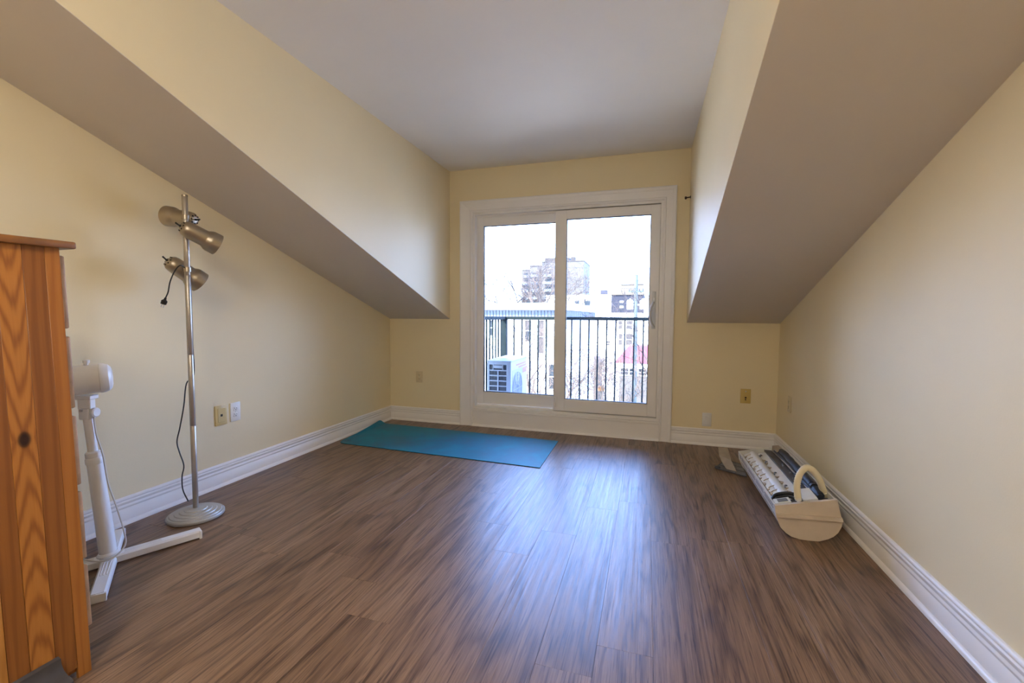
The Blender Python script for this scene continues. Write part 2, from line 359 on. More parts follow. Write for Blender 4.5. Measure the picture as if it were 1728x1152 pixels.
# floor: substrate with one object per plank
w = MB(); w.box(xL-T, xR+T, YB-T, D, -0.2, -0.006)
floor = struct(w.build('floor', M['subfloor'], smooth=False), 'brown oak plank floor')
PW = 0.18; rnd = random.Random(11)
nrow = int(math.ceil((xR-xL)/PW)); x0 = xL - 0.05
for i in range(nrow+1):
    xa, xb = max(xL, x0+i*PW), min(xR, x0+(i+1)*PW)
    if xb-xa < 0.02: continue
    y = YB - rnd.random()*1.2
    while y < D:
        ya, yb = max(y, YB), min(y+1.22, D); y += 1.22
        if yb-ya < 0.02: continue
        g, c = 0.00025, 0.0003
        cx, cy = (xa+xb)/2, (ya+yb)/2; hx, hy = (xb-xa)/2-g, (yb-ya)/2-g
        bm = bmesh.new()
        top = [bm.verts.new((sx*(hx-c), sy*(hy-c), 0)) for sx, sy in ((-1,-1),(1,-1),(1,1),(-1,1))]
        mid = [bm.verts.new((sx*hx, sy*hy, -c*0.8)) for sx, sy in ((-1,-1),(1,-1),(1,1),(-1,1))]
        bot = [bm.verts.new((sx*hx, sy*hy, -0.006)) for sx, sy in ((-1,-1),(1,-1),(1,1),(-1,1))]
        bm.faces.new(top)
        for k in range(4):
            k2 = (k+1) % 4; bm.faces.new((mid[k], mid[k2], top[k2], top[k])); bm.faces.new((bot[k], bot[k2], mid[k2], mid[k]))
        me = bpy.data.meshes.new('plank'); bm.to_mesh(me); bm.free(); me.materials.append(M['plank'])
        o = bpy.data.objects.new('plank', me); C.objects.link(o); o.parent = floor; o.location = (cx, cy, 0)

# baseboards: reeded profile, (offset from wall, height)
BBP = [(0, 0), (0.030, 0), (0.029, 0.008), (0.025, 0.015), (0.018, 0.019), (0.016, 0.020), (0.016, 0.078), (0.013, 0.081), (0.013, 0.086), (0.016, 0.089), (0.016, 0.097), (0.012, 0.101),
       (0.012, 0.106), (0.015, 0.109), (0.015, 0.118), (0.010, 0.122), (0.010, 0.127), (0.013, 0.130), (0.012, 0.137), (0.006, 0.142), (0, 0.142)]
def bb_x(name, x, sgn, y0, y1, lab):
    w = MB(); w.prism([(x+sgn*a, 0, b) for a, b in BBP], (0, y0, 0), (0, y1, 0)); return struct(w.build(name, M['trim'], ang=50), lab)
def bb_y(name, y, x0, x1, lab):
    w = MB(); w.prism([(0, y-a, b) for a, b in BBP], (x0, 0, 0), (x1, 0, 0)); return struct(w.build(name, M['trim'], ang=50), lab)
bb_x('baseboard_left', xL, 1, YB, D, 'white reeded baseboard along the wall behind the floor lamp')
bb_x('baseboard_right', xR, -1, YB, D, 'white reeded baseboard along the wall beside the air conditioner')
bb_y('baseboard_window', D, xL, -1.797, 'short white reeded baseboard between the lamp side corner and the door casing')
bb_y('baseboard_window_right', D, 0.219, xR, 'short white reeded baseboard under the white rocker switch')

# ------------------------------------------------------------------ sliding balcony door
door = root('door_1', (-0.775, D, 0), 'white framed sliding glass balcony door', None, None, 'structure')
def casing_prof():   # (across width from inner edge, proud of wall)
    return [(0, 0), (0, 0.014), (0.006, 0.020), (0.014, 0.020), (0.020, 0.015), (0.072, 0.018), (0.080, 0.024), (0.096, 0.027), (0.104, 0.022), (0.104, 0)]
CP = casing_prof(); CW = 0.104
def casing(kind):
    w = MB(); zt = OT-0.006
    def ring(p, q):
        # p,q: end frames as functions (a,b)->point
        A = [w.bm.verts.new(p(a, b)) for a, b in CP]; B = [w.bm.verts.new(q(a, b)) for a, b in CP]
        n = len(CP); w.bm.faces.new(A); w.bm.faces.new(list(reversed(B)))
        for k in range(n): w.bm.faces.new((A[k], B[k], B[(k+1) % n], A[(k+1) % n]))
    sl = (1.797+OL+0.006)/CW*1.0; sl = (abs(-1.797)-abs(OL)-0.0)/CW
    li = OL+0.008; ri = OR-0.006; kl = (li+1.797)/CW; kr = (0.219-ri)/CW; kt = (2.227-zt)/CW
    if kind == 'l': ring(lambda a, b: Vector((li-a*kl, D-b, 0.0)), lambda a, b: Vector((li-a*kl, D-b, zt+a*kt)))
    if kind == 'r': ring(lambda a, b: Vector((ri+a*kr, D-b, 0.0)), lambda a, b: Vector((ri+a*kr, D-b, zt+a*kt)))
    if kind == 't': ring(lambda a, b: Vector((li-a*kl, D-b, zt+a*kt)), lambda a, b: Vector((ri+a*kr, D-b, zt+a*kt)))
    return w.build('casing', M['trim'], door, ang=30)
for k in 'lrt': casing(k)
# outer frame
w = MB(); w.box(OL, OL+0.030, D-0.004, D+0.13, 0.16, OT); w.build('jamb', M['vinyl'], door)
w = MB(); w.box(OR-0.030, OR, D-0.004, D+0.13, 0.16, OT); w.build('jamb', M['vinyl'], door)
w = MB(); w.box(OL+0.030, OR-0.030, D-0.004, D+0.13, OT-0.028, OT); w.box(OL+0.03, OR-0.03, D+0.045, D+0.055, OT-0.045, OT-0.028); w.build('head', M['vinyl'], door)
w = MB(); w.box(OL, OR, D-0.012, D+0.13, 0.150, 0.172, 0.003); w.box(OL+0.03, OR-0.03, D+0.0, D+0.13, 0.172, 0.200, 0.002); w.box(OL+0.03, OR-0.03, D+0.046, D+0.056, 0.2, 0.215); w.build('sill', M['vinyl'], door)
w = MB(); w.box(OL, OR, D-0.006, D+0.13, 0.0, 0.150); w.build('kick_panel', M['trim'], door)
w = MB(); w.prism([(0, D-0.006, 0), (0, D-0.026, 0), (0, D-0.025, 0.007), (0, D-0.018, 0.014), (0, D-0.006, 0.017)], (OL+0.008, 0, 0), (OR-0.006, 0, 0)); w.build('shoe_moulding', M['trim'], door)
# sashes: (x0, x1, z0, z1) outer and (gx0, gx1, gz0, gz1) glass; y0,y1 depth
def sash(name, x0, x1, z0, z1, a, b, c, d, y0, y1):
    w = MB(); bv = 0.004
    w.box(x0, a, y0, y1, z0, z1, bv); w.box(b, x1, y0, y1, z0, z1, bv); w.box(a-0.004, b+0.004, y0+0.0005, y1-0.0005, d, z1-0.0003, bv); w.box(a-0.004, b+0.004, y0+0.0005, y1-0.0005, z0+0.0003, c, bv)
    s = w.build(name, M['vinyl'], door)
    w = MB(); e = 0.005
    for q in ((a, a+e, c, d), (b-e, b, c, d), (a+e, b-e, d-e, d), (a+e, b-e, c, c+e)): w.box(q[0], q[1], y0+0.010, y1-0.006, q[2], q[3])
    w.build('gasket', M['gasket'], s)
    w = MB(); w.box(a+0.002, b-0.002, (y0+y1)/2, (y0+y1)/2+0.006, c+0.002, d-0.002); w.build('glass_pane', M['glass'], s)
    return s
sash('outer_sash', -1.650, -0.795, 0.213, 2.088, -1.574, -0.846, 0.338, 1.990, D+0.058, D+0.098)
rs = sash('inner_sash', -0.843, 0.0918, 0.205, 2.085, -0.736, 0.0105, 0.320, 2.001, D+0.012, D+0.050)
# latch and handle
w = MB(); w.box(-0.838, -0.818, D-0.002, D+0.014, 0.245, 0.335, 0.003); w.build('night_latch', M['vinyl'], door)
w = MB(); w.box(0.034, 0.066, D+0.002, D+0.014, 0.995, 1.325, 0.004, 2); hb = w.build('handle_plate', M['handle'], door)
w = MB(); w.tube(spline([(0.050, D+0.008, 1.225), (0.046, D-0.022, 1.222), (0.026, D-0.045, 1.175), (0.020, D-0.050, 1.12), (0.030, D-0.044, 1.06), (0.050, D-0.022, 1.020), (0.054, D+0.008, 1.016)], 6), 0.010, 10)
w.build('pull_handle', M['handle'], hb)
w = MB(); w.box(0.044, 0.058, D-0.004, D+0.006, 1.245, 1.275, 0.003); w.build('thumb_lock', M['wplastic'], hb)

# curtain rod bracket stub on the right cheek
w = MB(); w.lathe([(0, 0), (0.012, 0), (0.012, 0.004), (0.005, 0.005), (0.005, 0.030), (0.010, 0.033), (0.013, 0.040), (0.010, 0.048), (0, 0.050)], (xcr, 4.045, 2.108), (-1, 0, -0.12), 12)
tag(w.build('curtain_bracket', M['bronze'], origin=(xcr, 4.045, 2.108)), 'small dark bronze curtain rod holder beside the top of the door casing', 'bracket')

# ------------------------------------------------------------------ wall plates
def frame_of(c, nrm):
    n = Vector(nrm).normalized(); z = Vector((0, 0, 1)); x = z.cross(n).normalized()
    return Matrix(((x.x, n.x, z.x, c[0]), (x.y, n.y, z.y, c[1]), (x.z, n.z, z.z, c[2]), (0, 0, 0, 1)))   # local: x across, y out of the wall, z up
def plate(c, nrm, w_, h_, m, label, cat, kind, name):
    r = root(name, c, label, cat, 'duplex power outlets' if kind == 'duplex' else None); F = frame_of(c, nrm)
    b = MB(); b.box(-w_/2, w_/2, 0, 0.006, -h_/2, h_/2, 0.0025, 2, F); b.build('cover_plate', m, r)
    if kind == 'duplex':
        for s in (1, -1):
            b = MB(); b.box(-0.016, 0.016, 0.004, 0.0085, s*0.0195-0.0135, s*0.0195+0.0135, 0.003, 2, F); f = b.build('receptacle', m, r)
            b = MB(); b.box(-0.0075, -0.0050, 0.0083, 0.0089, s*0.0195-0.001, s*0.0195+0.008, M=F); b.box(0.0050, 0.0075, 0.0083, 0.0089, s*0.0195-0.001, s*0.0195+0.008, M=F)
            b.box(-0.003, 0.003, 0.0083, 0.0089, s*0.0195-0.0095, s*0.0195-0.0045, M=F); b.build('slots', M['slot'], f)
        b = MB(); b.box(-0.003, 0.003, 0.005, 0.0075, -0.003, 0.003, 0.001, 1, F); b.build('screw', M['steel'], r)
    if kind == 'phone':
        b = MB(); b.box(-0.024, 0.030, 0.005, 0.008, -0.042, 0.046, 0.001, 1, F); b.build('jack_insert', m, r)
        b = MB(); b.box(-0.0075, 0.0075, 0.0075, 0.0085, -0.0075, 0.0075, M=F); b.build('jack_socket', M['slot'], r)
    if kind == 'blank':
        for s in (1, -1):
            b = MB(); b.lathe([(0, 0), (0.0055, 0), (0.005, 0.002), (0, 0.0022)], F @ Vector((0, 0.006, s*0.040 if s > 0 else -0.030)), nrm, 12)
            b.build('screw', M['steel'] if s > 0 else M['slot'], r)
        b = MB(); b.lathe([(0, 0), (0.007, 0), (0.007, 0.004), (0.004, 0.005), (0.004, 0.010), (0, 0.010)], F @ Vector((0, 0.006, -0.012)), nrm, 12); b.build('coaxial_socket', M['bronze'], r)
    if kind == 'rocker':
        b = MB(); b.box(-0.0165, 0.0165, 0.005, 0.0075, -0.0335, 0.0335, 0.001, 1, F); f = b.build('rocker_frame', m, r)
        b = MB(); b.hexa([F @ Vector(q) for q in ((-0.0145, 0.007, -0.031), (0.0145, 0.007, -0.031), (0.0145, 0.007, 0.031), (-0.0145, 0.007, 0.031), (-0.0145, 0.0075, -0.031), (0.0145, 0.0075, -0.031), (0.0145, 0.0115, 0.031), (-0.0145, 0.0115, 0.031))]); b.build('rocker', m, f)
    return r
plate((xL, 2.140, 0.455), (1, 0, 0), 0.083, 0.128, M['ivory'], 'yellowed ivory phone jack plate on the wall beside the pale outlet', 'phone jack', 'phone', 'phone_jack')
plate((xL, 2.243, 0.458), (1, 0, 0), 0.074, 0.124, M['wplate'], 'pale duplex power outlet right beside the ivory phone jack', 'outlet', 'duplex', 'power_outlet')
plate((-2.262, D, 0.466), (0, -1, 0), 0.074, 0.118, M['almond'], 'almond duplex power outlet on the end wall left of the door', 'outlet', 'duplex', 'power_outlet')
plate((0.802, D, 0.442), (0, -1, 0), 0.078, 0.122, M['yellowplate'], 'strongly yellowed cable plate with dark coaxial socket right of the door', 'cable plate', 'blank', 'cable_plate')
plate((0.507, D, 0.221), (0, -1, 0), 0.074, 0.117, M['wplate'], 'white rocker switch plate set low above the baseboard right of the door', 'switch', 'rocker', 'rocker_switch')
plate((xR, 3.765, 0.450), (-1, 0, 0), 0.076, 0.118, M['almond'], 'almond duplex power outlet on the right gable wall near the corner', 'outlet', 'duplex', 'power_outlet')

# ------------------------------------------------------------------ yoga mat
def yoga():
    r = root('yoga_mat', (-1.6, 3.5, 0), 'worn teal yoga mat on the floor with its end curling up the baseboard', 'yoga mat')
    Wd = 0.725; s0 = 1.79; Rr = 0.06
    Rn = Vector((-0.724, 3.077, 0)); Rf = Vector((-0.730, 3.800, 0))
    def pos(u, v, h):
        b = Rn.lerp(Rf, v); d = Vector((-0.9990, 0.0440, 0))
        if u <= s0: p = b + d*u; n = Vector((0, 0, 1))
        else:
            a = (u-s0)/Rr; p = b + d*(s0+Rr*math.sin(a)) + Vector((0, 0, Rr*(1-math.cos(a)))); n = Vector((math.sin(a), 0, math.cos(a)))
        return p + n*h
    nv = 40; vals = sorted({i/nv for i in range(nv+1)} | {0.01, 0.99, 0.004, 0.996})
    rc = 0.055
    def uend(v):
        e = s0 + 0.020 + 0.062*v**1.4; dv = min(v, 1-v)*Wd
        if dv < rc: e -= rc - math.sqrt(max(0, rc*rc-(rc-dv)**2))
        return e
    def sheet(h0, h1, name, m):
        b = MB(); us = [0, .3, .6, .9, 1.2, 1.5] + [1.66+i*0.013 for i in range(15)]
        nU = len(us)
        def grid(h):
            g = []
            for v in vals:
                E_ = uend(v); g.append([b.bm.verts.new(pos(u if i < 6 else 1.66+(E_-1.66)*(i-6)/(nU-7), v, h)) for i, u in enumerate(us)])
            return g
        A, B_ = grid(h1), grid(h0)
        for i in range(len(vals)-1):
            for j in range(nU-1):
                b.bm.faces.new((A[i][j], A[i][j+1], A[i+1][j+1], A[i+1][j])); b.bm.faces.new((B_[i][j], B_[i+1][j], B_[i+1][j+1], B_[i][j+1]))
        for j in range(nU-1):
            for i in (0, len(vals)-1): b.bm.faces.new((A[i][j], B_[i][j], B_[i][j+1], A[i][j+1]))
        for i in range(len(vals)-1):
            for j in (0, nU-1): b.bm.faces.new((A[i][j], A[i+1][j], B_[i+1][j], B_[i][j]))
        return b.build(name, m, r)
    sheet(0.0002, 0.003, 'rubber_underside', M['matback']); sheet(0.003, 0.0055, 'top_layer', M['teal'])
    b = MB(); cx, cy = -2.50, 3.235
    for ra, rb in ((0.030, 0.034), (0.012, 0.020)):
        k = 28; A = []; B_ = []
        for i in range(k):
            a = 2*math.pi*i/k; A.append(b.bm.verts.new((cx+ra*math.cos(a), cy+ra*math.sin(a), 0.0058))); B_.append(b.bm.verts.new((cx+rb*math.cos(a), cy+rb*math.sin(a), 0.0058)))
        for i in range(k): b.bm.faces.new((A[i], B_[i], B_[(i+1) % k], A[(i+1) % k]))
    tag(b.build('printed_emblem', M['tealdark'], r), 'faint dark round emblem printed near the curled end')
yoga()

# ------------------------------------------------------------------ three-head floor lamp
def floor_lamp():
    P0 = Vector((-2.335, 1.752, 0)); P1 = Vector((-2.352, 1.764, 1.727))
    r = root('floor_lamp', P0, 'brushed metal floor lamp with three adjustable spot heads on a ribbed round base', 'floor lamp')
    b = MB(); pr = [(0, 0.0), (0.126, 0.0), (0.133, 0.006), (0.133, 0.016), (0.128, 0.022)]
    for i in range(4):
        r0 = 0.120-0.022*i; z = 0.023+0.006*i; pr += [(r0, z), (r0-0.003, z+0.005), (r0-0.014, z+0.006)]
    pr += [(0.028, 0.047), (0.018, 0.050), (0, 0.050)]
    b.lathe(pr, P0, (0, 0, 1), 56); b.build('base', M['base'], r, ang=25)
    d = P1-P0
    def at(t): return P0 + d*t
    cuts = [0.045/1.727, 0.50/1.727, 0.885/1.727, 1.308/1.727, 1.0]
    for a, c in zip(cuts, cuts[1:]):
        b = MB(); b.tube([at(a), at(a+0.0006), at(c-0.0012), at(c-0.0006)], [0.0128, 0.0135, 0.0135, 0.0128], 18); b.build('pole_section', M['pole'], r)
    b = MB(); b.lathe([(0, 0), (0.0142, 0), (0.0142, 0.008), (0.012, 0.010), (0, 0.010)], P1-Vector((0, 0, 0.006)), (0, 0, 1), 18); b.build('pole_cap', M['metal'], r)
    rt, up, fw = _r, _u, _f
    v_ = Vector((-0.79, 0.60, 0.10)).normalized(); pr_ = v_.cross(Vector((0, 0, 1))).normalized(); pu_ = pr_.cross(v_)
    def head(c, dx, dy, dz, L, joint):
        ax = (pr_*dx + pu_*dy + v_*dz).normalized(); c = Vector(c); back = c - ax*L*0.5
        s = L/0.19
        b = MB()
        prof = [(0, 0), (0.016, 0.0), (0.030, 0.006), (0.040, 0.018), (0.0440, 0.034), (0.0455, 0.06), (0.0465, 0.118), (0.0480, 0.124), (0.0575, 0.140), (0.0600, 0.150), (0.0615, 0.190),
                (0.0590, 0.190), (0.0575, 0.150), (0.045, 0.128), (0.044, 0.06), (0, 0.05)]
        b.lathe([(q*s, t*s) for q, t in prof], back, ax, 32); h = b.build('lamp_head', M['metal'], r, ang=30)
        o1 = ax.orthogonal().normalized(); o2 = ax.cross(o1)
        b = MB()
        for k in range(8):
            a = 2*math.pi*k/8; cc = back + (o1*math.cos(a)+o2*math.sin(a))*0.025*s + ax*0.0028*s
            b.lathe([(0, -0.0012), (0.0042, -0.0012), (0.0042, 0.003), (0, 0.003)], cc, ax, 8)
        b.build('vent_holes', M['slot'], h)
        b = MB(); b.tube([back+ax*0.004, back-ax*0.008], 0.006, 10); b.tube([back-ax*0.008, back-ax*0.026+up*0.004], [0.0035, 0.0045], 8); b.build('toggle_switch', M['black'], h)
        b = MB(); b.lathe([(0, 0.055), (0.018, 0.056), (0.026, 0.075), (0.033, 0.105), (0.030, 0.125), (0.016, 0.138), (0, 0.140)], back, ax, 16); b.build('bulb', M['wplate'], h)
        jp = Vector(joint); q = c - ax*(0.015)
        b = MB(); b.tube([jp, jp.lerp(q, 0.45), q], 0.009, 10); b.lathe([(0, -0.012), (0.018, -0.012), (0.018, 0.012), (0, 0.012)], jp, d, 16); b.build('swivel_joint', M['metal'], r)
        return back, ax
    # centres found on the pole axis and set off to its sides
    cA = at(0.934) - pr_*0.018 + v_*0.078; cB = at(0.880) + pr_*0.058 - v_*0.068; cC = at(0.767) - pr_*0.014 + v_*0.072
    head(cA, -0.72, 0.06, 0.69, 0.170, at(0.934)); head(cB, 0.88, -0.44, 0.22, 0.178, at(0.885)); bC, aC = head(cC, 0.76, -0.60, 0.28, 0.185, at(0.775))
    # cord: leaves the base, snakes up behind the pole, hangs over the lowest head and ends in a plug
    def w3(x, y, dep):   # point seen from the viewpoint's axes at a depth, used only to lay the cord beside the pole
        return Vector((0, 0, 1.1)) + (fw + rt*x + up*y)*dep
    dp = 2.40
    lay = [(-0.7320, -0.3610), (-0.7440, -0.3350), (-0.7460, -0.3050), (-0.7420, -0.2800), (-0.7520, -0.2500), (-0.7575, -0.2260), (-0.7510, -0.1950), (-0.7420, -0.1450), (-0.7360, -0.0950)]
    pts = [w3(x, y, 2.37 if i == 0 else 2.385) for i, (x, y) in enumerate(lay)] + [at(z)+fw*0.0165 + rt*0.003 for z in (0.45, 0.55, 0.66, 0.72)] + [at(0.765)+fw*0.02-rt*0.01]
    pts += [w3(x, y, 2.31) for x, y in ((-0.748, 0.172), (-0.762, 0.160), (-0.773, 0.135), (-0.7775, 0.112), (-0.783, 0.099))]
    b = MB(); b.tube(spline(pts, 6), 0.0032, 8); cd = b.build('power_cord', M['black'], r)
    e = pts[-1]; ax = (rt*(-0.35) + up*(-0.93)).normalized()
    b = MB(); b.lathe([(0, 0), (0.005, 0), (0.006, 0.010), (0.010, 0.014), (0.014, 0.018), (0.013, 0.036), (0, 0.036)], e, ax, 10)
    pl = b.build('plug', M['black'], cd)
    b = MB(); o = rt*0.93 + up*(-0.35)
    for s in (-1, 1): b.tube([e+ax*0.034+o*0.006*s, e+ax*0.054+o*0.006*s], 0.0018, 6)
    b.build('plug_prongs', M['steel'], cd)
floor_lamp()

# ------------------------------------------------------------------ white pedestal fan without grille
def fan():
    B0 = Vector((-2.244, 1.292, 0)); r = root('pedestal_fan', B0, 'white pedestal fan stand with cross base leaning behind the pine chest', 'fan')
    d1 = Vector((0.442, 0.897, 0)); d2 = Vector((0.80, -0.60, 0))
    def leg(d, L, zt, m=1):
        n = Vector((-d.y, d.x, 0)); w = 0.026
        b = MB()
        prof = [(-w, 0.008), (w, 0.008), (w, zt-0.008), (w-0.007, zt), (-w+0.007, zt), (-w, zt-0.008)]
        b.prism([B0 + n*a + Vector((0, 0, z)) for a, z in prof], d*0.012, d*L)
        for k in (-0.010, 0.0, 0.010): b.tube([B0+n*k+d*0.05+Vector((0, 0, zt)), B0+n*k+d*(L*0.55)+Vector((0, 0, zt))], 0.0018, 6)
        g = b.build('leg', M['wplastic'], r, ang=30)
        b = MB(); b.box(-0.006, 0.006, -w-0.001, w+0.001, 0.0, zt-0.002, 0.002, 1, Matrix(((d.x, n.x, 0, B0.x+d.x*L), (d.y, n.y, 0, B0.y+d.y*L), (0, 0, 1, 0), (0, 0, 0, 1)))); b.build('end_cap', M['wplastic'], g)
    leg(d1, 0.33, 0.042); leg(-d1, 0.31, 0.042); leg(d2, 0.325, 0.036); leg(-d2, 0.300, 0.036)
    P1 = B0 + Vector((-0.070, -0.018, 0.695)); d = (P1-B0)
    def at(t): return B0 + d*t
    b = MB(); b.lathe([(0, 0), (0.040, 0), (0.040, 0.010), (0.033, 0.018), (0, 0.018)], at(0.055), d, 24); b.build('base_collar', M['wplastic'], r)
    b = MB(); b.tube([at(0.06), at(0.655)], [0.031, 0.027], 24); b.build('lower_tube', M['wplastic'], r)
    b = MB(); b.lathe([(0, 0), (0.029, 0), (0.031, 0.006), (0.031, 0.024), (0.027, 0.030), (0.028, 0.032), (0.028, 0.050), (0.022, 0.056), (0, 0.056)], at(0.645), d, 24); b.build('height_collar', M['wplastic'], r)
    b = MB(); b.tube([at(0.70), at(0.965)], 0.0175, 20); b.build('upper_tube', M['wplastic'], r)
    T_ = at(0.97); rt, up, fw = _r, _u, _f
    F = Matrix(((rt.x, fw.x, 0, T_.x), (rt.y, fw.y, 0, T_.y), (0, 0, 1, T_.z), (0, 0, 0, 1)))
    b = MB(); b.box(-0.022, 0.022, -0.020, 0.020, -0.030, 0.020, 0.006, 2, F); b.box(-0.060, 0.034, -0.022, 0.022, 0.058, 0.076, 0.003, 1, F); b.box(-0.030, 0.026, -0.014, 0.014, 0.015, 0.062, 0.003, 1, F); b.build('tilt_bracket', M['wplastic'], r)
    b = MB(); b.lathe([(0, 0), (0.018, 0), (0.021, 0.004), (0.021, 0.014), (0.016, 0.018), (0, 0.018)], F @ Vector((0.024, 0.0, 0.0)), rt, 14); b.build('tilt_knob', M['wplastic'], r)
    b = MB(); b.lathe([(0, 0), (0.006, 0), (0.006, 0.006), (0, 0.008)], F @ Vector((-0.004, -0.022, 0.012)), -fw, 10); b.build('bolt', M['steel'], r)
    ax = Vector((0.52, 0.85, 0.05)).normalized(); o = F @ Vector((0.030, 0.0, 0.146)) + ax*0.066
    b = MB(); b.lathe([(0, 0), (0.030, -0.001), (0.046, -0.005), (0.057, -0.014), (0.0625, -0.028), (0.064, -0.040), (0.064, -0.043), (0.0625, -0.044), (0.0625, -0.21), (0.055, -0.225), (0.02, -0.23), (0.006, -0.231), (0.006, -0.26), (0, -0.26)], o, ax, 40); mh = b.build('motor_housing', M['wplastic'], r, ang=25)
    k = o - ax*0.085 + Vector((0, 0, 0.058))
    b = MB(); b.lathe([(0, 0), (0.008, 0), (0.008, 0.012), (0.012, 0.014), (0.012, 0.026), (0, 0.028)], k, (0.15, 0, 1), 12); b.build('swing_knob', M['wplastic'], mh)
    # plug hanging from the motor on its cord
    h0 = o - ax*0.165 + Vector((0.052, -0.03, 0)) + Vector((0, 0, 0.010)); h1 = h0 + rt*0.035 + Vector((0, 0, -0.075)) - fw*0.004; h2 = h0 + rt*0.040 + Vector((0, 0, -0.165))
    b = MB(); b.tube(spline([h0, h0.lerp(h1, .5)+rt*0.003, h1, h1.lerp(h2, .5)+rt*0.005, h2], 6), 0.0036, 8); cd = b.build('power_cord', M['wcord'], r)
    b = MB(); b.lathe([(0, 0), (0.005, 0), (0.006, 0.012), (0.010, 0.014), (0.016, 0.028), (0.014, 0.032), (0, 0.032)], h2, (0, 0, -1), 12); pg = b.build('plug', M['wplastic'], cd)
    b = MB()
    for s in (-1, 1): b.tube([h2+rt*0.006*s-Vector((0, 0, .03)), h2+rt*0.006*s-Vector((0, 0, .048))], 0.002, 6)
    b.build('plug_prongs', M['steel'], cd)
    # second lead running down beside the tube to the floor
    q = [F @ Vector((0.026, 0.0, -0.02)), F @ Vector((0.035, 0.0, -0.10)), at(0.70)+rt*0.040, at(0.52)+rt*0.045, at(0.38)+rt*0.065, B0+rt*0.066+Vector((0, 0, 0.16)), B0+rt*0.070+Vector((0, 0, 0.085)), B0+rt*0.05-fw*0.05+Vector((0, 0, 0.046)), B0-rt*0.02-fw*0.06+Vector((0, 0, 0.044)), B0-rt*0.14-fw*0.02+Vector((0, 0, 0.046))]
    b = MB(); b.tube(spline(q, 8), 0.0032, 8); b.build('lead', M['wcord'], r)
fan()

# ------------------------------------------------------------------ pine chest of drawers
def dresser():
    X0, X1 = -1.622, -2.43; Y0, Y1 = 0.42, 0.858; r = root('chest_of_drawers', ((X0+X1)/2, Y1, 0), 'varnished orange pine chest of drawers seen from its knotty side', 'chest of drawers')
    bounds = [(0.42, 0.53, 'pine_mid'), (0.53, 0.615, 'pine_dark'), (0.615, 0.678, 'pine_light'), (0.678, 0.722, 'pine_dark'), (0.722, 0.776, 'pine_knot'), (0.776, 0.824, 'pine_dark'), (0.824, 0.858, 'pine_mid')]
    ZT = 1.288
    b = MB(); b.box(X0-0.018, X0-0.0095, Y0, Y1-0.002, 0.02, ZT); sp = b.build('side_panel', M['pine_mid'], r)
    for a, c, m in bounds:
        z0 = 0.0 if c > 0.85 else 0.035
        b = MB(); b.box(X0-0.010, X0, a+0.0003, c-0.0003, z0, ZT, 0.0006)
        b.build('board', M[m], sp, origin=(X0, (a+c)/2 if m != 'pine_knot' else 0.750, 0))
    b = MB(); b.box(X1, X1+0.018, Y0, Y1, 0.02, ZT); b.build('side_panel', M['pine_mid'], r)
    b = MB(); b.box(X1+0.018, X0-0.018, Y0, Y0+0.008, 0.04, ZT); b.build('back_panel', M['pine_light'], r)
    b = MB(); b.box(X1-0.018, X0+0.018, Y0-0.005, 0.890, ZT, ZT+0.021, 0.005, 2); b.build('top_board', M['pine_top'], r, origin=(X0, 0.65, ZT))
    b = MB(); b.box(X1+0.018, X0-0.018, 0.83, 0.85, 0.03, 0.115, 0.002); b.build('plinth', M['pine_mid'], r)
    for z1, z0 in ((1.270, 1.056), (1.032, 0.816), (0.792, 0.579), (0.557, 0.345), (0.323, 0.127)):
        b = MB(); b.box(X1+0.022, X0-0.024, 0.860, 0.882, z0, z1, 0.005, 2); b.box(X1+0.03, X0-0.03, 0.45, 0.860, z0+0.02, z1-0.03); f = b.build('drawer', M['pine_front'], r)
        for x in (X0-0.20, X1+0.20):
            b = MB(); b.lathe([(0, 0), (0.009, 0), (0.008, 0.008), (0.016, 0.016), (0.017, 0.022), (0.010, 0.028), (0, 0.029)], (x, 0.882, (z0+z1)/2), (0, 1, 0), 16); b.build('knob', M['pine_mid'], f)
        b = MB(); b.box(X1+0.02, X0-0.02, 0.835, 0.856, z1+0.002, z1+0.020); b.build('drawer_rail', M['pine_mid'], r)
    r.location.y += 0.016; r.rotation_euler.x = R(1.2)
dresser()
b = MB(); pf = [(-1.6205, 0), (-1.557, 0), (-1.557, 0.045), (-1.563, 0.052), (-1.580, 0.056), (-1.597, 0.066), (-1.606, 0.082), (-1.609, 0.100), (-1.6205, 0.104)]
b.prism([(x, 0, z) for x, z in pf], (0, 0.33, 0), (0, 0.795, 0))
tag(b.build('wood_moulding', M['darkwood'], origin=(-1.59, 0.56, 0)), 'dark grey wooden cove moulding offcut lying against the pine chest side', 'moulding')

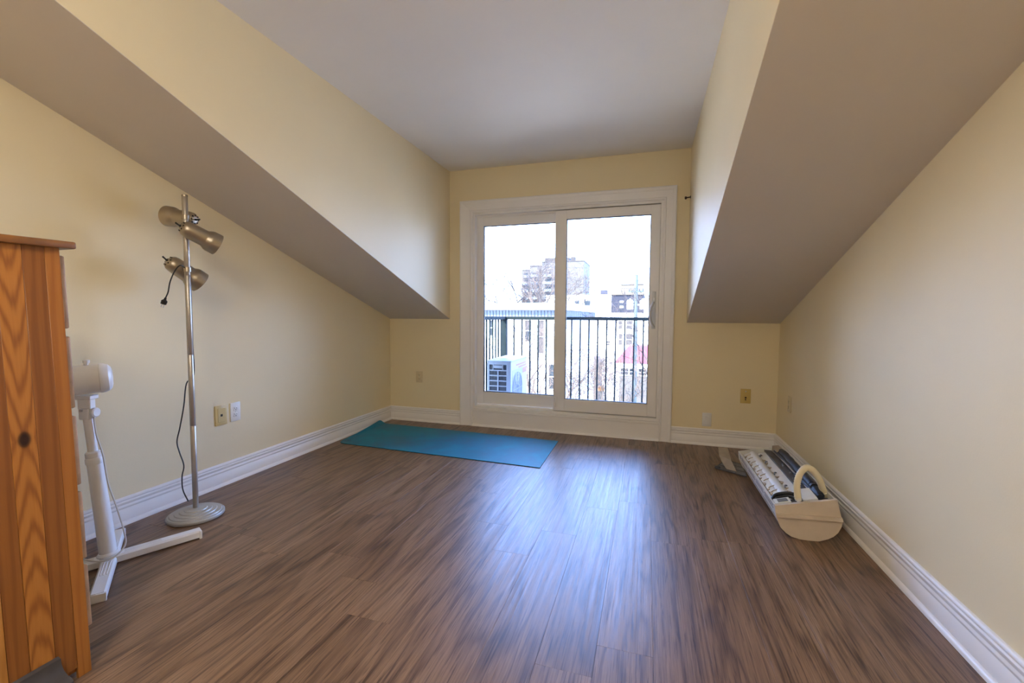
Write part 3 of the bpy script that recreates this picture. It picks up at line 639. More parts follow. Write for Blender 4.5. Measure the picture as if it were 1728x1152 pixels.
# ------------------------------------------------------------------ dismantled indoor air conditioner unit
def indoor_unit():
    A = Vector((0.636, 2.477, 0.154)); Wv = Vector((0.262, 0, 0.064)); N = Vector((-0.2373, 0, 0.9714)); LS = 0.93
    def P(t, s, h): return A + Wv*t + Vector((0, s, 0)) + N*h
    r = root('air_conditioner_indoor_unit', (0.79, 2.94, 0), 'opened white wall air conditioner lying on its rounded face by the right baseboard', 'air conditioner')
    prof = [(.636, .154), (.644, .103), (.667, .05), (.690, .026), (.713, .011), (.750, .002), (.79, 0), (.83, .007), (.865, .022), (.888, .038), (.906, .06), (.918, .088), (.922, .112), (.912, .155), (.898, .218)]
    # shell: outer skin with real thickness, open at the top
    inn = []
    cx, cz = 0.775, 0.125
    for x, z in prof: inn.append((x+(cx-x)*0.05, z+(cz-z)*0.05) if z < 0.15 else (x+(0.006 if x < 0.8 else -0.006), z))
    b = MB(); b.prism([(x, 0, z) for x, z in prof] + [(x, 0, z) for x, z in reversed(inn)], (0, 2.487, 0), (0, 2.477+LS, 0)); sh = b.build('shell', M['acwhite'], r, ang=45)
    b = MB(); n0 = Vector((-0.988, 0, -0.155))
    e0, e1, e2 = Vector((.636, 0, .154)), Vector((.644, 0, .103)), Vector((.667, 0, .05))
    for k in range(38):
        y = 2.53 + k*0.0228
        for f, q, u in ((0.28, e0, e1), (0.55, e0, e1), (0.25, e1, e2)):
            if (k + int(f*100)) % 9 == 0: continue
            c = q.lerp(u, f) + Vector((0, y, 0)); dn = (u-q).normalized(); nn = Vector((dn.z, 0, -dn.x)); nn = nn if nn.x < 0 else -nn
            b.hexa([c + dn*a*0.0042 + Vector((0, bb*0.0065, 0)) + nn*h for h in (-0.001, 0.0005) for a, bb in ((-1,-1), (1,-1), (1,1), (-1,1))])
    tag(b.build('vent_slots', M['acgreyl'], sh), 'rows of small grey vent slots on the side', kind='stuff')
    # end caps
    ec = [(0.634, .157), (.639, .112)] + prof[1:14][0:0] + [(.640, .103), (.664, .047), (.688, .023), (.712, .008), (.750, -0.000), (.79, -0.000), (.832, .003), (.868, .019), (.891, .035), (.910, .058), (.922, .087), (.926, .112), (.914, .160), (.900, .221)]
    b = MB(); b.prism([(x, 0, z) for x, z in ec], (0, 2.470, 0), (0, 2.488, 0)); cap = b.build('end_cap', M['acbeige'], r)
    b = MB(); q = [(.632, .110), (.640, .097), (.923, .113), (.925, .128)]
    b.hexa([(x, y, z) for y in (2.456, 2.472) for x, z in ((.636, .122), (.640, .103), (.925, .119), (.920, .138))]); b.build('cap_ridge', M['acbeige'], cap)
    b = MB(); b.prism([(x, 0, z) for x, z in ec], (0, 2.477+LS, 0), (0, 2.477+LS+0.012, 0)); b.build('end_cap', M['acwhite'], r)
    # inner tray floor
    b = MB(); b.hexa([P(0.02, 0.02, -.045), P(0.98, 0.02, -.045), P(0.98, .92, -.045), P(0.02, .92, -.045), P(0.02, 0.02, -.035), P(0.98, 0.02, -.035), P(0.98, .92, -.035), P(0.02, .92, -.035)]); b.build('inner_tray', M['acgrey'], r)
    # long white cover with rolled hump
    hump = [(0.07, -0.035), (0.07, -0.006), (0.10, -0.004), (0.16, 0.000), (0.20, 0.000), (0.23, 0.008), (0.27, 0.011), (0.31, 0.010), (0.345, 0.004), (0.37, -0.006), (0.40, -0.012), (0.42, -0.010), (0.50, -0.008), (0.57, -0.006), (0.57, -0.035)]
    b = MB(); b.prism([P(t, 0, h) for t, h in hump], (0, 0.135, 0), (0, 0.875, 0)); cv = b.build('drip_tray_cover', M['acwhite'], r, ang=30)
    for k, s in enumerate((0.19, 0.25, 0.36, 0.44, 0.52, 0.60, 0.68, 0.765, 0.83)):
        b = MB(); b.tube([P(0.10, s-0.010, -0.001), P(0.15, s-0.002, 0.0025), P(0.19, s+0.001, 0.003), P(0.225, s+0.002, 0.006)], [0.0026, 0.0022, 0.0022, 0.0016], 6); b.build('rib', M['rust'], cv)
    for k, s in enumerate((0.16, 0.215, 0.30, 0.40, 0.48, 0.56, 0.64, 0.72, 0.80)):
        rr = random.Random(k)
        b = MB(); a = 0.024*rr.uniform(.35, 1.1); s += rr.uniform(-.012, .012)
        b.hexa([P(0.062, s-a, -0.012), P(0.105, s-a*.3, -0.012), P(0.115, s+a*.2, -0.012), P(0.062, s+a, -0.012), P(0.062, s-a, -0.001), P(0.10, s-a*.3, 0.000), P(0.11, s+a*.2, 0.000), P(0.062, s+a, -0.001)])
        b.build('foam_scrap', M['rust'], cv); b = MB()
        b.hexa([P(0.375, s-a, -0.02), P(0.43, s-a*.2, -0.02), P(0.45, s+a*.3, -0.02), P(0.38, s+a, -0.02), P(0.375, s-a, -0.003), P(0.43, s-a*.2, -0.0065), P(0.45, s+a*.3, -0.0065), P(0.38, s+a, -0.004)])
        b.build('foam_scrap', M['rust'], cv)
    for s in (0.24, 0.45, 0.66, 0.80):
        b = MB(); b.tube(spline([P(0.385, s-.018, -0.004), P(0.40, s-0.006, 0.004), P(0.425, s+0.004, 0.001), P(0.445, s+0.012, -0.004)], 4), [0.004]*13, 6); b.build('metal_clip', M['acgreyl'], cv)
    b = MB(); b.hexa([P(0.02, 0.10, -.03), P(0.05, 0.10, -.03), P(0.05, .88, -.03), P(0.02, .88, -.03), P(0.025, 0.10, -.002), P(0.045, 0.10, -.002), P(0.045, .88, -.002), P(0.025, .88, -.002)]); b.build('inner_rail', M['acwhite'], r)
    b = MB(); b.hexa([P(0.575, 0.10, -.03), P(0.74, 0.10, -.03), P(0.74, .90, -.03), P(0.575, .90, -.03), P(0.575, 0.10, .004), P(0.74, 0.10, -.008), P(0.74, .90, -.008), P(0.575, .90, .004)]); dk = b.build('dark_back_panel', M['acgrey'], r)
    for s, t in ((0.30, 0.70), (0.33, 0.66), (0.55, 0.68), (0.58, 0.70), (0.42, 0.69)):
        b = MB(); b.box(-0.006, 0.006, -0.011, 0.011, -0.004, 0.006, 0.002, 1, Matrix.Translation(P(t, s, -0.002))); b.build('small_clip', M['acgreyl'], dk)
    # refrigerant pipes in black foam
    b = MB(); b.tube(spline([P(0.86, 0.80, 0.006), P(0.87, 0.72, 0.016), P(0.865, 0.55, 0.012), P(0.85, 0.35, 0.008), P(0.84, 0.20, 0.006), P(0.84, 0.09, -0.012)], 6), [0.016, 0.021, 0.023, 0.021, 0.019, 0.021, 0.020, 0.022, 0.021, 0.019, 0.021, 0.022, 0.020]+[0.021]*18, 12); b.build('insulated_pipe', M['foam'], r)
    b = MB(); b.tube(spline([P(0.79, 0.84, 0.000), P(0.79, 0.70, 0.006), P(0.785, 0.50, 0.000), P(0.775, 0.30, -0.004), P(0.80, 0.16, -0.002), P(0.82, 0.07, -0.010)], 6), 0.0145, 10); b.build('insulated_pipe', M['foam'], r)
    b = MB(); b.tube(spline([P(0.755, 0.86, -0.002), P(0.755, 0.6, 0.006), P(0.755, 0.35, 0.002), P(0.75, 0.14, -0.006)], 6), 0.006, 8); b.build('cable', M['beige'], r)
    for s in (0.16, 0.19, 0.36):
        b = MB(); b.lathe([(0, -0.006), (0.0225, -0.006), (0.0225, 0.006), (0, 0.006)], P(0.843 + 0.02*(s-.16), s, 0.006), (0, 1, 0), 14); b.build('tape_band', M['black'], r)
    # electrical blocks at the near end, dark leads
    b = MB(); b.hexa([P(0.03, 0.025, -.03), P(0.30, 0.025, -.03), P(0.30, .075, -.03), P(0.03, .075, -.03), P(0.03, 0.025, .000), P(0.30, 0.025, .002), P(0.30, .075, .006), P(0.03, .075, .003)]); tb = b.build('terminal_block', M['acwhite'], r)
    b = MB()
    for k in range(3): b.hexa([P(0.09+0.0, 0.034+k*.013, .002), P(0.26, 0.034+k*.013, .003), P(0.26, .040+k*.013, .003), P(0.09, .040+k*.013, .002), P(0.09, 0.034+k*.013, .0052), P(0.26, 0.034+k*.013, .0062), P(0.26, .040+k*.013, .0066), P(0.09, .040+k*.013, .0056)])
    b.build('terminal_ribs', M['acgreyl'], tb)
    b = MB(); b.hexa([P(0.50, 0.025, -.03), P(0.74, 0.025, -.03), P(0.72, .125, -.03), P(0.50, .125, -.03), P(0.50, 0.025, .004), P(0.74, 0.025, .004), P(0.72, .125, .022), P(0.50, .125, .022)]); b.build('junction_box', M['acwhite'], r)
    b = MB(); b.tube(spline([P(0.03, 0.10, -0.01), P(0.10, 0.115, 0.004), P(0.22, 0.118, 0.010), P(0.36, 0.11, 0.010), P(0.46, 0.085, 0.004), P(0.48, 0.05, -0.01)], 6), 0.0085, 8); b.tube(spline([P(0.05, 0.085, -0.01), P(0.16, 0.098, 0.0), P(0.32, 0.092, 0.0), P(0.42, 0.07, -0.01)], 6), 0.006, 8); b.build('black_leads', M['black'], r)
    b = MB(); b.hexa([P(0.75, 0.76, -.01), P(0.93, 0.74, -.01), P(0.93, .88, -.01), P(0.75, .90, -.01), P(0.77, 0.775, .028), P(0.90, 0.76, .030), P(0.90, .87, .030), P(0.77, .885, .028)]); b.build('pipe_cover', M['beige'], r)
    # corrugated drain hose arching over the near end
    hp = spline([(0.748, 2.515, 0.185), (0.744, 2.517, 0.215), (0.741, 2.52, 0.258), (0.750, 2.525, 0.304), (0.767, 2.53, 0.334), (0.788, 2.54, 0.345), (0.815, 2.55, 0.332), (0.841, 2.56, 0.302), (0.858, 2.57, 0.270), (0.872, 2.585, 0.238), (0.890, 2.60, 0.200)], 8)
    b = MB(); b.tube(hp, [0.0150 + (0.0015 if i % 2 else -0.0006) for i in range(len(hp))], 14); hs = b.build('drain_hose', M['hose'], r, ang=60)
    b = MB(); b.tube([(0.7505, 2.512, 0.158), (0.749, 2.513, 0.188)], [0.008, 0.0085], 12); b.tube([(0.749, 2.513, 0.180), (0.7475, 2.515, 0.196)], 0.0145, 12); b.build('hose_spigot', M['wplastic'], hs)
    b = MB(); q = spline([(0.884, 2.592, 0.212), (0.891, 2.60, 0.196), (0.895, 2.607, 0.182)], 5); b.tube(q, [0.0155+(0.0012 if i % 2 else 0) for i in range(len(q))], 14); b.build('hose_cuff', M['hose'], hs)
indoor_unit()
# loose bits on the floor beside it
def filt():
    r = root('air_filter', (0.60, 3.52, 0), 'flat dusty grey filter panel on the floor partly under the white unit', 'filter')
    q = [(0.496, 3.469), (0.676, 3.335), (0.700, 3.600), (0.600, 3.690)]
    b = MB(); b.hexa([(x, y, z) for z in (0.0005, 0.006) for x, y in q]); pn = b.build('mesh_panel', M['acgreyl'], r)
    b = MB()
    for a, c in zip(q, q[1:]+q[:1]): b.tube([(a[0], a[1], 0.006), (c[0], c[1], 0.006)], 0.0042, 6)
    a, c = Vector(q[0]+(0.007,)), Vector(q[1]+(0.007,)); d, e = Vector(q[3]+(0.007,)), Vector(q[2]+(0.007,))
    for t in (0.33, 0.66): b.tube([a.lerp(c, t), d.lerp(e, t)], 0.0028, 6)
    for t in (0.35, 0.7): b.tube([a.lerp(d, t), c.lerp(e, t)], 0.0028, 6)
    b.build('filter_frame', M['acgrey'], r)
    b = MB(); b.box(-.018, .018, -.012, .012, 0, .016, .003, 1, Matrix.Translation((0.512, 3.475, 0.004))); b.build('filter_tab', M['acgrey'], r)
filt()
def bent():
    r = root('plastic_cover_scrap', (0.60, 3.58, 0.01), 'bent beige plastic cover scrap lying on the grey filter panel', 'cover')
    pts = [Vector(p) for p in ((0.570, 3.450, 0.010), (0.628, 3.410, 0.010), (0.626, 3.720, 0.012), (0.560, 3.680, 0.014))]
    top = [Vector(p) for p in ((0.535, 3.560, 0.072), (0.604, 3.490, 0.064), (0.612, 3.700, 0.094), (0.552, 3.720, 0.088))]
    def slab(a, b_, c, d, th=0.004):
        n = (b_-a).cross(d-a).normalized()*th; m = MB(); m.hexa([a, b_, c, d, a+n, b_+n, c+n, d+n]); return m
    slab(pts[0], pts[1], top[1], top[0]).build('side_flap', M['beige'], r); slab(top[0], top[1], top[2], top[3]).build('top_flap', M['beige'], r); slab(pts[3], pts[0], top[0], top[3]).build('side_flap', M['beige'], r)
bent()

# ------------------------------------------------------------------ balcony
w = MB(); w.box(-1.78, 1.25, D+T, 5.26, -0.12, -0.02)
struct(w.build('floor_balcony', M['deck'], smooth=False), 'grey balcony deck outside the glass door')
def railing():
    r = root('balcony_railing', (-0.3, 5.2, -0.02), 'dark green metal balcony railing outside the glass door', 'railing')
    b = MB(); b.box(-1.715, 1.22, 5.175, 5.225, 1.060, 1.098, 0.004); b.build('top_rail', M['rail'], r)
    b = MB(); b.box(-1.715, -1.665, D+T, 5.175, 1.060, 1.098, 0.004); b.build('top_rail', M['rail'], r)
    b = MB(); b.box(-1.70, 1.22, 5.185, 5.215, 0.05, 0.08, 0.003); b.build('bottom_rail', M['rail'], r)
    b = MB(); b.box(-1.705, -1.675, D+T, 5.185, 0.05, 0.08, 0.003); b.build('bottom_rail', M['rail'], r)
    b = MB(); b.box(-1.715, -1.655, 5.170, 5.230, -0.02, 1.06, 0.003); b.build('corner_post', M['rail'], r)
    b = MB(); b.box(1.17, 1.22, 5.175, 5.225, -0.02, 1.06, 0.003); b.build('corner_post', M['rail'], r)
    me = None
    def bal(x, y):
        nonlocal me
        if me is None:
            m = MB(); m.box(-0.008, 0.008, -0.008, 0.008, 0.08, 1.06); o = m.build('baluster', M['rail']); me = o.data; o.parent = r
        else:
            o = bpy.data.objects.new('baluster', me); C.objects.link(o); o.parent = r
        o.location = Vector((x, y, 0)) - Vector((-0.3, 5.2, -0.02))
    for k in range(27): bal(-1.565+k*0.1015, 5.2)
    for k in range(7): bal(-1.69, 5.075-k*0.1015)
railing()
def condenser():
    X0, X1, Y0, Y1, Z0, Z1 = -1.640, -1.375, 4.46, 5.11, 0.05, 0.628
    r = root('air_conditioner_outdoor_unit', ((X0+X1)/2, (Y0+Y1)/2, -0.02), 'white outdoor condenser box with slotted end grille standing on the balcony', 'air conditioner')
    t = 0.02
    b = MB(); b.box(X0, X1, Y0+0.016, Y1, Z0, Z1-0.012, 0.004); 
    cab = b.build('cabinet', M['cond'], r)
    b = MB(); b.box(X0-0.004, X1+0.004, Y0-0.004, Y1+0.004, Z1-0.014, Z1, 0.005, 2); b.build('lid', M['cond'], r)
    b = MB(); b.box(X0+0.02, X1-0.045, Y0+0.013, Y0+0.018, Z0+0.02, Z1-0.035); b.build('coil', M['condd'], r)
    g = root_part = None
    b = MB(); b.box(X0, X0+0.022, Y0, Y0+0.018, Z0, Z1-0.014, 0.002); b.box(X1-0.05, X1, Y0, Y0+0.018, Z0, Z1-0.014, 0.002)
    b.box(X0+0.02, X1-0.048, Y0, Y0+0.018, Z1-0.045, Z1-0.014); b.box(X0+0.02, X1-0.048, Y0, Y0+0.018, Z0, Z0+0.03); g = b.build('grille_frame', M['cond'], r)
    xm = (X0+X1-0.028)/2
    for k in range(9):
        z = Z1-0.108-k*0.056
        if z < Z0+0.04: break
        b = MB(); b.box(X0+0.02, X1-0.048, Y0+0.002, Y0+0.016, z-0.0065, z+0.0065, 0.002); b.build('grille_bar', M['cond'], g)
    b = MB(); b.box(xm-0.0065, xm+0.0065, Y0+0.001, Y0+0.015, Z0+0.03, Z1-0.108); b.build('grille_bar', M['cond'], g)
    b = MB(); b.box(xm-0.058, xm-0.050, Y0+0.0, Y0+0.016, Z1-0.105, Z1-0.044); b.box(xm+0.050, xm+0.058, Y0, Y0+0.016, Z1-0.105, Z1-0.044); b.box(xm-0.05, xm+0.05, Y0, Y0+0.013, Z1-0.085, Z1-0.05, 0.004); b.build('hand_grip', M['cond'], g)
    # fan side: flat panel with the recess shade in its grey, guard rings
    b = MB(); b.box(X1-0.002, X1+0.0015, Y0+0.05, Y0+0.44, Z0+0.02, Z1-0.11); fp = b.build('fan_panel', M['condp'], r)
    b = MB()
    c = Vector((X1+0.005, Y0+0.245, 0.30))
    for rr in (0.05, 0.09, 0.13, 0.165, 0.185): b.tube([c+Vector((0, rr*math.cos(a*math.pi/16), rr*math.sin(a*math.pi/16))) for a in range(33)], 0.0025, 5, False)
    for a in range(8): b.tube([c, c+Vector((0, 0.185*math.cos(a*math.pi/4), 0.185*math.sin(a*math.pi/4)))], 0.0025, 5)
    b.build('fan_guard', M['cond'], fp)
    b = MB(); b.box(X1-0.002, X1+0.0012, Y0+0.20, Y0+0.60, Z1-0.075, Z1-0.055); b.box(X1-0.002, X1+0.0012, Y0+0.30, Y0+0.62, Z1-0.105, Z1-0.085); b.box(X1-0.002, X1+0.0012, Y0+0.46, Y0+0.64, Z1-0.18, Z1-0.12); b.build('sticker', M['pink'], r)
    for y in (Y0+0.10, Y1-0.10):
        b = MB(); b.box(X0-0.02, X1+0.02, y-0.02, y+0.02, -0.02, Z0, 0.003); b.build('foot', M['gasket'], r)
condenser()

# ------------------------------------------------------------------ outside: ground, buildings, pole, trees
w = MB(); w.box(-400, 400, -60, 700, -7.0, -6.5)
struct(w.build('ground', M['ground'], smooth=False), 'pale dry ground three storeys below')
GZ = -6.5
def win(parent, x0, x1, y, z0, z1, m='bwin', frame=None, dp=0.05):
    b = MB(); b.box(x0, x1, y-dp*0.3, y+0.02, z0, z1); p = b.build('window', M[m], parent)
    if frame:
        b = MB(); t = frame
        b.box(x0-t, x0, y-dp, y+.02, z0-t, z1+t); b.box(x1, x1+t, y-dp, y+.02, z0-t, z1+t); b.box(x0, x1, y-dp, y+.02, z1, z1+t); b.box(x0, x1, y-dp, y+.02, z0-t, z0); b.box(x0, x1, y-dp*.8, y+.02, (z0+z1)/2-t/2, (z0+z1)/2+t/2); b.build('window_frame', M['bwhite'], p)
    return p
def neighbour():
    r = root('flat_roof_house', (-6, 18, GZ), 'white flat roofed house with pale fascia just beyond the railing', 'house')
    xc = -2.48
    b = MB(); b.box(-11, xc, 14.05, 22, GZ, 1.06); b.build('wall', M['bwhite'], r)
    b = MB(); b.box(-11, xc+0.02, 14.02, 22, 1.06, 1.33)
    sd = b.build('siding_band', M['bsiding'], r)
    b = MB(); k = 0; x = -10.9
    while x < xc: b.box(x, x+0.012, 14.005, 14.03, 1.06, 1.30); x += 0.11
    y = 14.1
    while y < 22: b.box(xc+0.015, xc+0.03, y, y+0.012, 1.06, 1.30); y += 0.22
    tag(b.build('siding_joints', M['bgrey'], sd), kind='stuff')
    b = MB(); b.box(-11.1, -2.34, 13.85, 22.1, 1.31, 1.43, 0.01); b.build('fascia', M['bwhite'], r)
    b = MB(); b.box(-11.2, -2.28, 13.78, 22.2, 1.43, 1.53, 0.01); b.build('roof_edge', M['bwhite'], r)
    win(r, -3.84, -3.63, 14.05, 0.28, 0.98, frame=.03); win(r, -3.40, -3.20, 14.05, -0.1, 0.98, 'bbrown', frame=.03); win(r, -5.08, -4.95, 14.05, 0.45, 0.97, frame=.03); win(r, -3.03, -2.87, 14.05, -1.25, -0.45, frame=.03)
    win(r, -4.55, -4.30, 14.05, -1.2, -0.2, frame=.03)
neighbour()
def tower():
    r = root('apartment_tower', (-30, 158, GZ), 'cream stepped apartment tower with stacked balconies on the skyline', 'building')
    segs = [(-43.0, -39.9, 17.3), (-39.9, -35.4, 18.6), (-35.4, -25.9, 19.8), (-25.9, -20.8, 19.7)]
    for i, (a, c, z) in enumerate(segs):
        b = MB(); b.box(a, c, 150+(3-i)*0.8 if i < 3 else 150, 166, GZ, z); wl = b.build('wall_block', M['bcream'], r)
        b = MB(); b.box(a-.1, c+.1, (150+(3-i)*0.8 if i < 3 else 150)-.15, 166, z, z+.35); b.build('parapet', M['bbrown'], wl)
    b = MB(); b.box(-35.2, -26.5, 154, 162, 19.8, 21.7); b.build('penthouse', M['bbrown'], r)
    b = MB(); b.box(-25.6, -24.2, 152, 154, 19.7, 21.5); b.build('chimney', M['bbrown'], r)
    for fl in range(8):
        z = 15.2-2.55*fl
        for a, c, yy in ((-42.4, -40.8, 152.4), (-39.0, -37.2, 151.6), (-34.2, -32.2, 150.8), (-29.8, -27.8, 150.8), (-22.9+0, -22.9+0.01, 150)):
            if c-a < .1: continue
            p = win(r, a, c, yy, z-0.2, z+1.3, dp=.1)
            b = MB(); b.box(a-0.3, c+0.3, yy-1.1, yy, z-0.45, z-0.3); b.box(a-0.3, c+0.3, yy-1.1, yy-1.0, z-0.3, z+0.45); b.build('balcony', M['bsiding'], p)
tower()
def white_block():
    r = root('white_modern_block', (-4, 65, GZ), 'white and charcoal flat roofed block behind the utility pole', 'building')
    b = MB(); b.box(-13.5, 3.0, 60, 72, GZ, 1.66); b.build('wall', M['bwhite'], r)
    b = MB(); b.box(-13.5, -4.63, 60, 72, 1.66, 4.05); b.build('wall', M['bwhite'], r)
    b = MB(); b.box(-4.63, -0.55, 60.1, 72, 1.66, 4.0); cl = b.build('charcoal_storey', M['bgrey'], r)
    b = MB()
    for k in range(18): b.box(-4.63, -0.55, 60.06, 60.1, 1.75+k*0.125, 1.775+k*0.125)
    tag(b.build('cladding_lines', M['bgrey'], cl), kind='stuff')
    b = MB(); b.box(-4.75, -0.45, 59.9, 72, 4.0, 4.12); b.build('roof_edge', M['btan'], r)
    for k in range(4):
        z = 1.95+k*0.34; win(r, -3.55, -3.08, 60.1, z, z+0.27, 'transf' if k % 2 else 'bwin')
    for x0, x1, z0, z1 in ((-3.65, -3.17, -.48, .6), (-2.66, -1.89, -.48, .6), (-3.61, -3.13, -2.6, -1.12), (-2.66, -1.85, -2.6, -1.12), (-5.2, -4.7, -2.7, -2.1)): win(r, x0, x1, 60, z0, z1, 'bbrown', frame=.07)
    win(r, -9.5, -8.9, 60, 2.7, 3.3); win(r, -8.2, -7.4, 60, 2.62, 3.28)
    b = MB(); b.box(-6.3, -5.35, 62, 63, 4.05, 4.75); b.build('roof_unit', M['bgrey'], r)
white_block()
def tan_block():
    r = root('tan_brick_block', (-3, 100, GZ), 'tan brick building with a raised top rising behind the charcoal storey', 'building')
    b = MB(); b.box(-5.45, -0.95, 95, 105, GZ, 7.7); b.build('wall', M['btan'], r)
    b = MB(); b.box(-5.5, -0.9, 94.9, 105, 7.7, 7.85); b.build('parapet', M['bbrown'], r)
    b = MB(); b.box(-3.7, -0.95, 95.5, 103, 7.85, 8.85); b.build('raised_storey', M['btan'], r)
    for k in range(3): win(r, -2.6+.5*k, -2.3+.5*k, 95, 5.2, 5.9)
tan_block()
def red_house():
    r = root('red_roof_house', (0.5, 43, GZ), 'low house with bright red roof and white fascia beyond the railing', 'house')
    b = MB(); b.box(-2.3, 5, 40.5, 47, GZ, -3.3); b.build('wall', M['bcream'], r)
    b = MB(); e = -2.98; q = [(-2.75, 40, e), (6, 40, e), (6, 48, e), (-2.75, 48, e), (-1.6, 42.6, -1.6), (6, 42.6, -1.6), (6, 45.4, -1.6), (-1.6, 45.4, -1.6)]
    b.hexa(q); b.build('roof', M['red'], r)
    b = MB(); b.box(-2.75, 6, 40.0, 48, -3.42, -2.99); b.build('fascia', M['bwhite'], r)
    for k in range(4): win(r, -2.2+k*0.78, -1.55+k*0.78, 40.5, -4.05, -3.46, frame=.05)
red_house()
def brown_row():
    r = root('brown_roof_house', (-21, 62, GZ), 'long brown shingled roof glimpsed above the flat roofed house', 'house')
    b = MB(); b.box(-29, -14.5, 58, 66, GZ, 2.0); b.build('wall', M['btan'], r)
    b = MB(); b.hexa([(-29.3, 57.6, 2.0), (-14.2, 57.6, 2.0), (-14.2, 66.4, 2.0), (-29.3, 66.4, 2.0), (-28.5, 61, 3.0), (-15, 61, 3.0), (-15, 63, 3.0), (-28.5, 63, 3.0)]); b.build('roof', M['bbrown'], r)
brown_row()
def shed():
    r = root('garden_shed', (-5.5, 34, GZ), 'small grey brown shed between the flat roofed house and the red roof', 'shed')
    b = MB(); b.box(-4.35, -3.35, 33.5, 35, GZ, -2.5); b.build('wall', M['bbrown'], r)
    b = MB(); b.hexa([(-4.5, 33.3, -2.5), (-3.2, 33.3, -2.5), (-3.2, 35.2, -2.5), (-4.5, 35.2, -2.5), (-4.2, 34, -1.9), (-3.5, 34, -1.9), (-3.5, 34.5, -1.9), (-4.2, 34.5, -1.9)]); b.build('roof', M['bgrey'], r)
shed()
def upole():
    r = root('utility_pole', (-0.75, 30, GZ), 'pale utility pole carrying two transformers in front of the white block', 'utility pole')
    b = MB(); b.tube([(-0.72, 30, GZ), (-0.76, 30, 3.85)], [0.17, 0.11], 12); b.build('shaft', M['polewood'], r)
    b = MB(); b.box(-1.25, -0.25, 29.86, 29.94, 2.70, 2.80); b.build('crossarm', M['polewood'], r)
    for x in (-1.11, -0.30):
        b = MB(); b.lathe([(0, 0), (0.20, 0), (0.22, 0.04), (0.22, 0.52), (0.17, 0.60), (0.05, 0.63), (0.05, 0.70), (0, 0.70)], (x, 29.95, 1.60), (0, 0, 1), 16); b.tube([(x, 29.95, 1.9), (-0.75, 30, 1.9)], 0.04, 6); b.build('transformer', M['transf'], r)
    b = MB()
    for x in (-1.18, -0.95, -0.55, -0.32): b.lathe([(0, 0), (0.03, 0), (0.045, 0.03), (0.03, 0.06), (0.04, 0.09), (0, 0.12)], (x, 29.9, 2.8), (0, 0, 1), 8)
    b.build('insulators', M['wire'], r)
upole()
def wire(name, a, c, sag, lab):
    a, c = Vector(a), Vector(c); pts = [a.lerp(c, i/24) - Vector((0, 0, sag*4*(i/24)*(1-i/24))) for i in range(25)]
    b = MB(); b.tube(pts, 0.012, 5); tag(b.build(name, M['wire'], origin=a), lab, 'power line', 'power lines beyond the railing')
wire('power_line', (-14, 29.5, 4.75), (14, 29.5, 3.95), 0.15, 'upper thin power line crossing the sky above the pole')
wire('power_line', (-14, 29.72, 3.50), (14, 29.72, 2.35), 0.03, 'lower thin power line at the height of the pole crossarm')
def post():
    r = root('capped_post', (-1.155, 12, GZ), 'pale post with an orange yellow cap rising among the bare twigs', 'post')
    b = MB(); b.box(-1.185, -1.085, 11.95, 12.05, GZ, -0.86); b.build('post_shaft', M['bcream'], r)
    b = MB(); b.lathe([(0, 0), (0.085, 0), (0.098, 0.03), (0.09, 0.11), (0.05, 0.15), (0, 0.16)], (-1.155, 12, -0.88), (0, 0, 1), 14); b.build('post_cap', M['yellow'], r)
post()

def tree(base, h, seed, lab, m='bark', spread=0.55, depth=6, r0=0.12, lean=(0, 0), clear=0.35, tw=1.0):
    rn = random.Random(seed); base = Vector(base)
    t = MB(); b = MB()
    def grow(p, d, L, rad, lv, mb):
        q = p; n = 3; pts = [p]; 
        for i in range(n):
            d = (d + Vector((rn.gauss(0, .12), rn.gauss(0, .12), rn.gauss(0.03, .06)))).normalized(); q = q + d*(L/n); pts.append(q)
        r1 = rad*0.62
        mb.tube(pts, [rad + (r1-rad)*i/n for i in range(n+1)], 6 if lv < 2 else (4 if lv < 4 else 3), lv == 0)
        if lv >= depth: return
        k = 3 if lv < 3 else rn.choice((2, 3))
        for i in range(k):
            a = rn.uniform(0, 6.283); o = d.orthogonal().normalized(); o2 = d.cross(o)
            nd = (d*(1-spread*0.35) + (o*math.cos(a)+o2*math.sin(a))*spread*rn.uniform(.6, 1.2)).normalized()
            s = pts[rn.choice((2, 3, 3))]
            grow(s, nd, L*rn.uniform(.62, .86), max(r1*rn.uniform(.6, .9), 0.004*tw), lv+1, b)
    top = base + Vector((lean[0], lean[1], h*clear)); n = 4
    t.tube([base.lerp(top, i/n) + Vector((rn.gauss(0, .03), rn.gauss(0, .03), 0)) for i in range(n)] + [top], [r0*(1.25-0.35*i/n) for i in range(n+1)], 8)
    for i in range(4):
        a = i*1.57+rn.uniform(0, 1); grow(top - Vector((0, 0, h*0.02*i)), Vector((math.cos(a)*.55*spread/.5, math.sin(a)*.55*spread/.5, 1)).normalized(), h*(1-clear)*0.42, r0*0.62, 1, b)
    r = root('bare_tree', base, lab, 'tree', 'bare winter trees outside')
    t.build('trunk', M[m], r); b.build('branches', M[m], r)
tree((-8.9, 25.5, GZ), 10.2, 3, 'thin bare tree at the left edge of the glass above the flat roof', r0=0.10, depth=6, clear=.60, tw=2.4)
tree((-7.6, 26, GZ), 11.6, 5, 'tall bare forked tree above the flat roof left of the tower', r0=0.15, depth=6, clear=.62, tw=2.4)
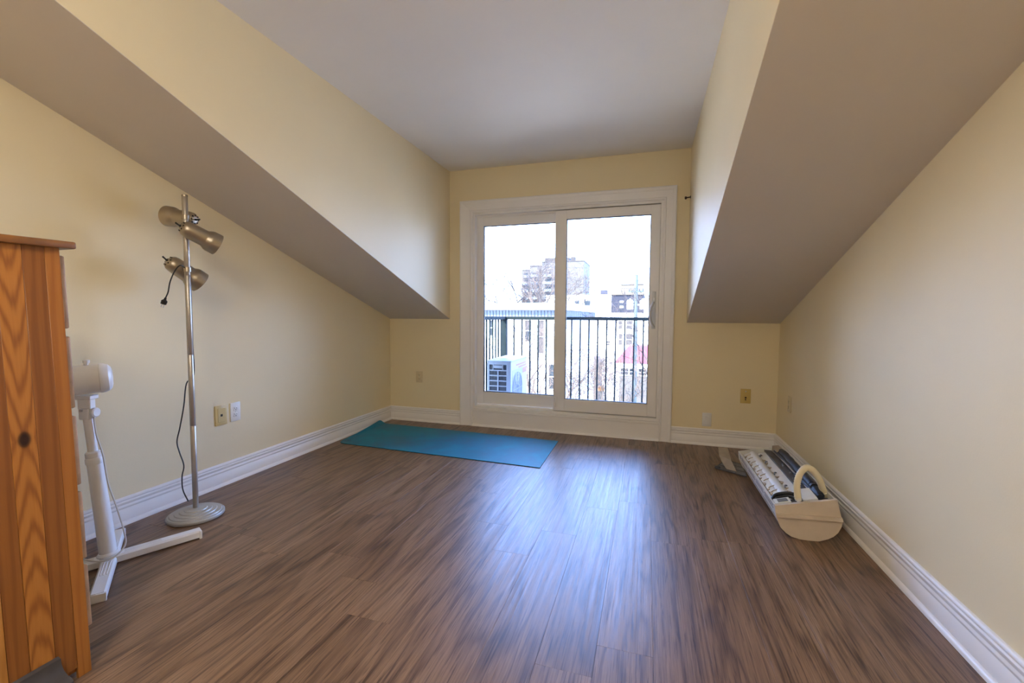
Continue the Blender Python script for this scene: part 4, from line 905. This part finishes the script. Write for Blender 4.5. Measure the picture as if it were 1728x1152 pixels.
tree((-5.7, 24.5, GZ), 10.6, 8, 'bare tan barked tree standing in front of the tower balconies', 'barkt', r0=0.17, depth=6, clear=.66, tw=1.5)
tree((-4.3, 26.5, GZ), 10.0, 12, 'bare tan tree in front of the blank tower wall', 'barkt', r0=0.12, depth=6, clear=.66, tw=1.5)
tree((-2.30, 11.2, GZ), 7.2, 21, 'slender bare tree with tan twigs behind the left glass pane', 'barkt', r0=0.06, depth=6, clear=.68, tw=1.5)
tree((-3.25, 12.4, GZ), 7.5, 22, 'small bare tree rising behind the outdoor condenser', 'barkt', r0=0.05, depth=5, clear=.76, tw=1.5)
tree((-1.62, 10.6, GZ), 6.3, 23, 'bare twiggy tree behind the left part of the right glass pane', 'barkt', r0=0.05, depth=6, clear=.7, tw=1.5)
tree((-0.85, 12.6, GZ), 6.4, 24, 'bare twiggy tree just right of the capped post', 'barkt', r0=0.05, depth=6, clear=.7, tw=1.5)
tree((-0.35, 11.5, GZ), 6.4, 25, 'bare twiggy tree in front of the red roofed house', 'barkt', r0=0.05, depth=6, clear=.7, tw=1.5)
tree((0.25, 14.5, GZ), 8.2, 26, 'bare tree at the right edge of the glass below the handle', 'bark', r0=0.06, depth=6, clear=.7, tw=1.5)

# ------------------------------------------------------------------ fill lamp added unseen behind the viewpoint to brighten the room
def fill_lamp(x, y):
    r = root('fill_lamp', (x, y, H), 'round hanging fill lamp added unseen behind the viewpoint', 'lamp')
    b = MB(); b.lathe([(0, 0), (0.07, 0), (0.06, 0.02), (0.012, 0.025), (0.012, 0.36), (0.05, 0.365), (0.05, 0.375), (0, 0.375)], (x, y, H), (0, 0, -1), 32); b.build('fill_lamp_base', M['trim'], r)
    b = MB(); b.lathe([(0.0, 0.375), (0.12, 0.385), (0.19, 0.415), (0.215, 0.455), (0.19, 0.495), (0.12, 0.525), (0.05, 0.535), (0, 0.537)], (x, y, H), (0, 0, -1), 24)
    g = mat('fill_lamp_glow', (0.8, 0.8, 0.78), 0.4, emit=FILL_COL+(FILL_GLOW*0.7,)); b.build('fill_diffuser', g, r)
fill_lamp(-0.75, -0.35)
